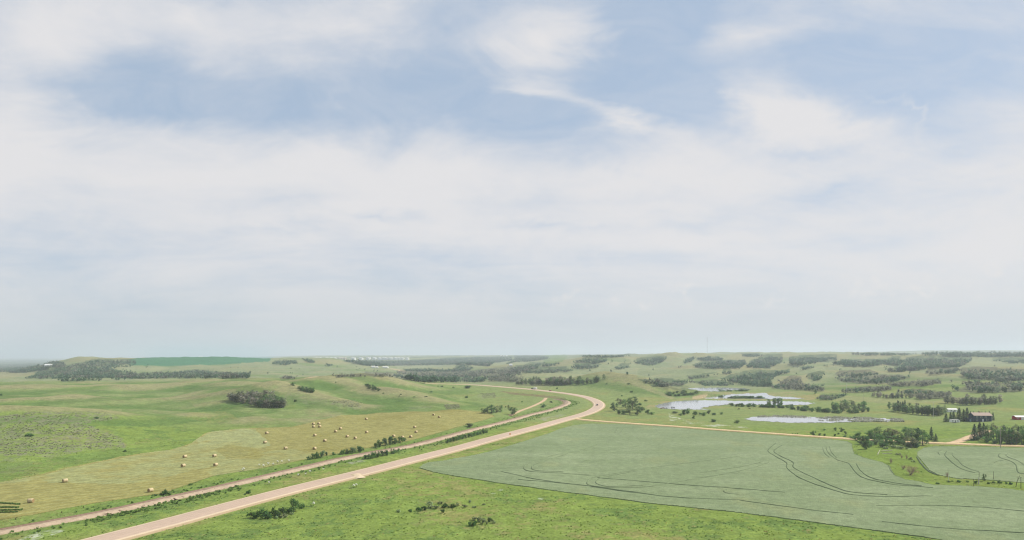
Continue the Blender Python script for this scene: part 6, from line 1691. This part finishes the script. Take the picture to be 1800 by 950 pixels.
# tall white-flowered weeds
fl_mat = principled('white_petals', (.78, .78, .70), .8, .1); st_mat = principled('weed_stem', (.10, .16, .05), .8, .1)
fl0 = None
for (x_, y_) in ((426, 829), (428.5, 828.6), (455.5, 821), (463, 822.5), (471.5, 819), (480, 820), (488, 815.5), (495.5, 814.5), (508, 814), (473, 852), (524, 839), (537, 836.5), (545, 833), (568.5, 828), (551, 890.5), (622, 858.5), (626.5, 857)):
    p = spot(x_, y_)
    lab = 'tall weed with a white flower head beside the railway or highway'
    if fl0 is None:
        fl0 = thing('flowering_weed', lab, 'weed', p, 0, 'white flowering weeds'); t = fl0
        m = MB(); heads = MB()
        for q in range(7):
            a = q * .9; e = (math.cos(a) * .32, math.sin(a) * .32, 1.0 + .22 * (q % 3))
            m.tube((0, 0, 0), e, .02, .012, 5)
            for j in range(5):
                b = j * 1.256; heads.tube((e[0] + math.cos(b) * .1, e[1] + math.sin(b) * .1, e[2]), (e[0] + math.cos(b) * .13, e[1] + math.sin(b) * .13, e[2] + .09), .11, .13, 7)
        m.build('stem', st_mat, t); heads.build('flower_head', fl_mat, t)
    else: t = dup(fl0, p, random.uniform(0, 6), lab)
    t.scale = (random.uniform(.8, 1.15),) * 3

# ------------------------------------------------------------------ cattle at the pond


def cow_mesh():
    """one continuous skin: barrel, neck and head, four jointed legs, tail"""
    J = [((-.75, 0, 1.12), .34), ((-.2, 0, 1.05), .40), ((.45, 0, 1.08), .38), ((.85, 0, 1.22), .25), ((1.15, 0, 1.38), .19), ((1.4, 0, 1.32), .15), ((1.68, 0, 1.14), .09)]
    E = [(i, i + 1) for i in range(6)]
    def chain(root, pts):
        prev = root
        for p_, r in pts:
            J.append((p_, r)); E.append((prev, len(J) - 1)); prev = len(J) - 1
    for s_ in (-1, 1):
        chain(2, [((.55, s_ * .24, .78), .15), ((.60, s_ * .24, .45), .085), ((.55, s_ * .24, .06), .07)])
        chain(0, [((-.72, s_ * .25, .80), .17), ((-.92, s_ * .25, .50), .09), ((-.82, s_ * .25, .06), .07)])
        chain(5, [((1.32, s_ * .24, 1.46), .05)])
    chain(0, [((-1.1, 0, 1.15), .06), ((-1.18, 0, .6), .04)])
    me = bpy.data.meshes.new('cow'); me.from_pydata([j[0] for j in J], E, [])
    o = bpy.data.objects.new('cow_frame', me); COL.objects.link(o)
    sk = o.modifiers.new('skin', 'SKIN'); sk.use_smooth_shade = True
    for v, j in zip(me.skin_vertices[0].data, J): v.radius = (j[1], j[1])
    me.skin_vertices[0].data[1].use_root = True
    ss = o.modifiers.new('sub', 'SUBSURF'); ss.levels = ss.render_levels = 1
    dg = bpy.context.evaluated_depsgraph_get(); dg.update()
    out = bpy.data.meshes.new_from_object(o.evaluated_get(dg))
    bpy.data.objects.remove(o)
    return out


hide = [noisy('russet_hide', (.20, .075, .035), scale=2, amount=.2), noisy('black_hide', (.025, .022, .022), scale=2, amount=.2)]
cm = cow_mesh()
meshes = []
for h_ in hide:
    c_ = cm.copy(); c_.materials.clear(); c_.materials.append(h_); meshes.append(c_)
for (x_, y_, k, rz, lab) in ((1162.5, 719.4, 0, .2, 'russet cow farthest left on the pond shore'), (1166.5, 719, 0, 2.9, 'russet cow standing second from left on the pond shore'), (1171, 719.2, 1, 1.2, 'dark cow facing away on the pond shore, third of five'), (1181, 718.6, 1, .4, 'black cow at the shore, left of the right-hand pair'), (1184.5, 718.9, 1, 3.0, 'black cow at the shore, right one of the right-hand pair'),
                             (1298.5, 720.6, 1, .3, 'dark cow grazing alone on the meadow right of the shore willows'), (1317.5, 719.6, 1, 2.8, 'dark cow grazing on the meadow before the willow band')):
    p = spot(x_, y_); z = float(gz(p[0], p[1])[0])
    for _, lev in PONDS[:1]:
        if z < lev: z = lev - .15
    o = bpy.data.objects.new('cow', meshes[k]); COL.objects.link(o); o.location = (p[0], p[1], z); o.rotation_euler = (0, 0, rz); tag(o, lab, 'cow')

# ------------------------------------------------------------------ far away: tank farm and farmsteads
tank_white = noisy('tank_white', (.86, .86, .85), scale=.05, amount=.05, rough=.5)
tank_cream = noisy('tank_cream', (.66, .58, .46), scale=.05, amount=.05, rough=.5)
t0 = None
for i, (x_, w_) in enumerate(((556.5, 5), (563, 4), (574.5, 7), (581.5, 5), (588.5, 5), (597, 6), (601, 5), (606.5, 4), (621, 6), (634.5, 6), (647.5, 6), (658, 6), (667.5, 6), (674.5, 5), (678.5, 5), (687, 7), (696, 6), (701.5, 5), (707.5, 5), (716, 5))):
    d = 4550.0; X_ = (x_ - 900) / FPX * d; Y_ = d; Z_ = float(gz(X_, Y_)[0]); Z_ = max(Z_, CAM_H - (632.6 - HOR) / FPX * d)
    lab = 'cream storage tank in the left half of the far tank row' if i in (5, 6, 7) else 'white storage tank in the far row along the horizon'
    grp = 'storage tanks on the horizon'
    def mk(mat):
        t = thing('storage_tank', lab, 'storage tank', (X_, Y_, Z_), 0, grp)
        MB().tube((0, 0, -6), (0, 0, 10.5), 13, n=32).build('shell', mat, t); m = MB(); m.tube((0, 0, 10.5), (0, 0, 12), 13.3, 1.0, 32); m.build('roof', mat, t); return t
    if i == 0: t = t0 = mk(tank_white)
    elif i == 5: t = tc0 = mk(tank_cream)
    elif i in (6, 7): t = dup(tc0, (X_, Y_, Z_), 0, lab)
    else: t = dup(t0, (X_, Y_, Z_), 0, lab)
    s_ = w_ / 5.0; t.scale = (s_, s_, 1.25)
for (x_, y_, d, w_, h_, lab) in ((656.2, 647, None, 11, 5, 'leftmost white farm building of three in the far valley'), (662.5, 647.2, None, 8, 3.5, 'small middle white farm building in the far valley'), (677.5, 647.4, None, 19, 4, 'long white farm building at the end of the far pale road'),
                                 (85.5, 645.6, None, 20, 8, 'white farm building on the far left plain'), (256, 631.6, 2900, 12, 4.5, 'white building on the far left ridge skyline'), (353, 630.0, 3000, 20, 5, 'long white roof at the crest of the teal field'), (374, 630.0, 3000, 10, 5, 'short white roof at the crest of the teal field'), (386, 630.2, 3000, 9, 4, 'rightmost white roof at the crest of the teal field'),
                                 (881, 626.9, 6000, 12, 11, 'left white farm building on the far skyline'), (885.5, 626.9, 6000, 10, 10, 'middle white farm building on the far skyline'), (890.5, 626.9, 6000, 16, 8, 'right white farm building on the far skyline'), (898, 643.5, None, 10, 5, 'lone white barn on the far green field')):
    if d is None: p = spot(x_, y_)
    else: p = np.array([(x_ - 900) / FPX * d, d, 0]); p[2] = gz(p[0], p[1])[0]
    if d: p[2] = max(p[2], CAM_H - (y_ - HOR) / FPX * d)
    t = thing('farm_building', lab, 'farm building', p, random.uniform(-.2, .2))
    gable(t, w_, max(6, w_ * .6), h_ * .65 + 1, h_ + 1.5, white_paint, white_paint, .3)
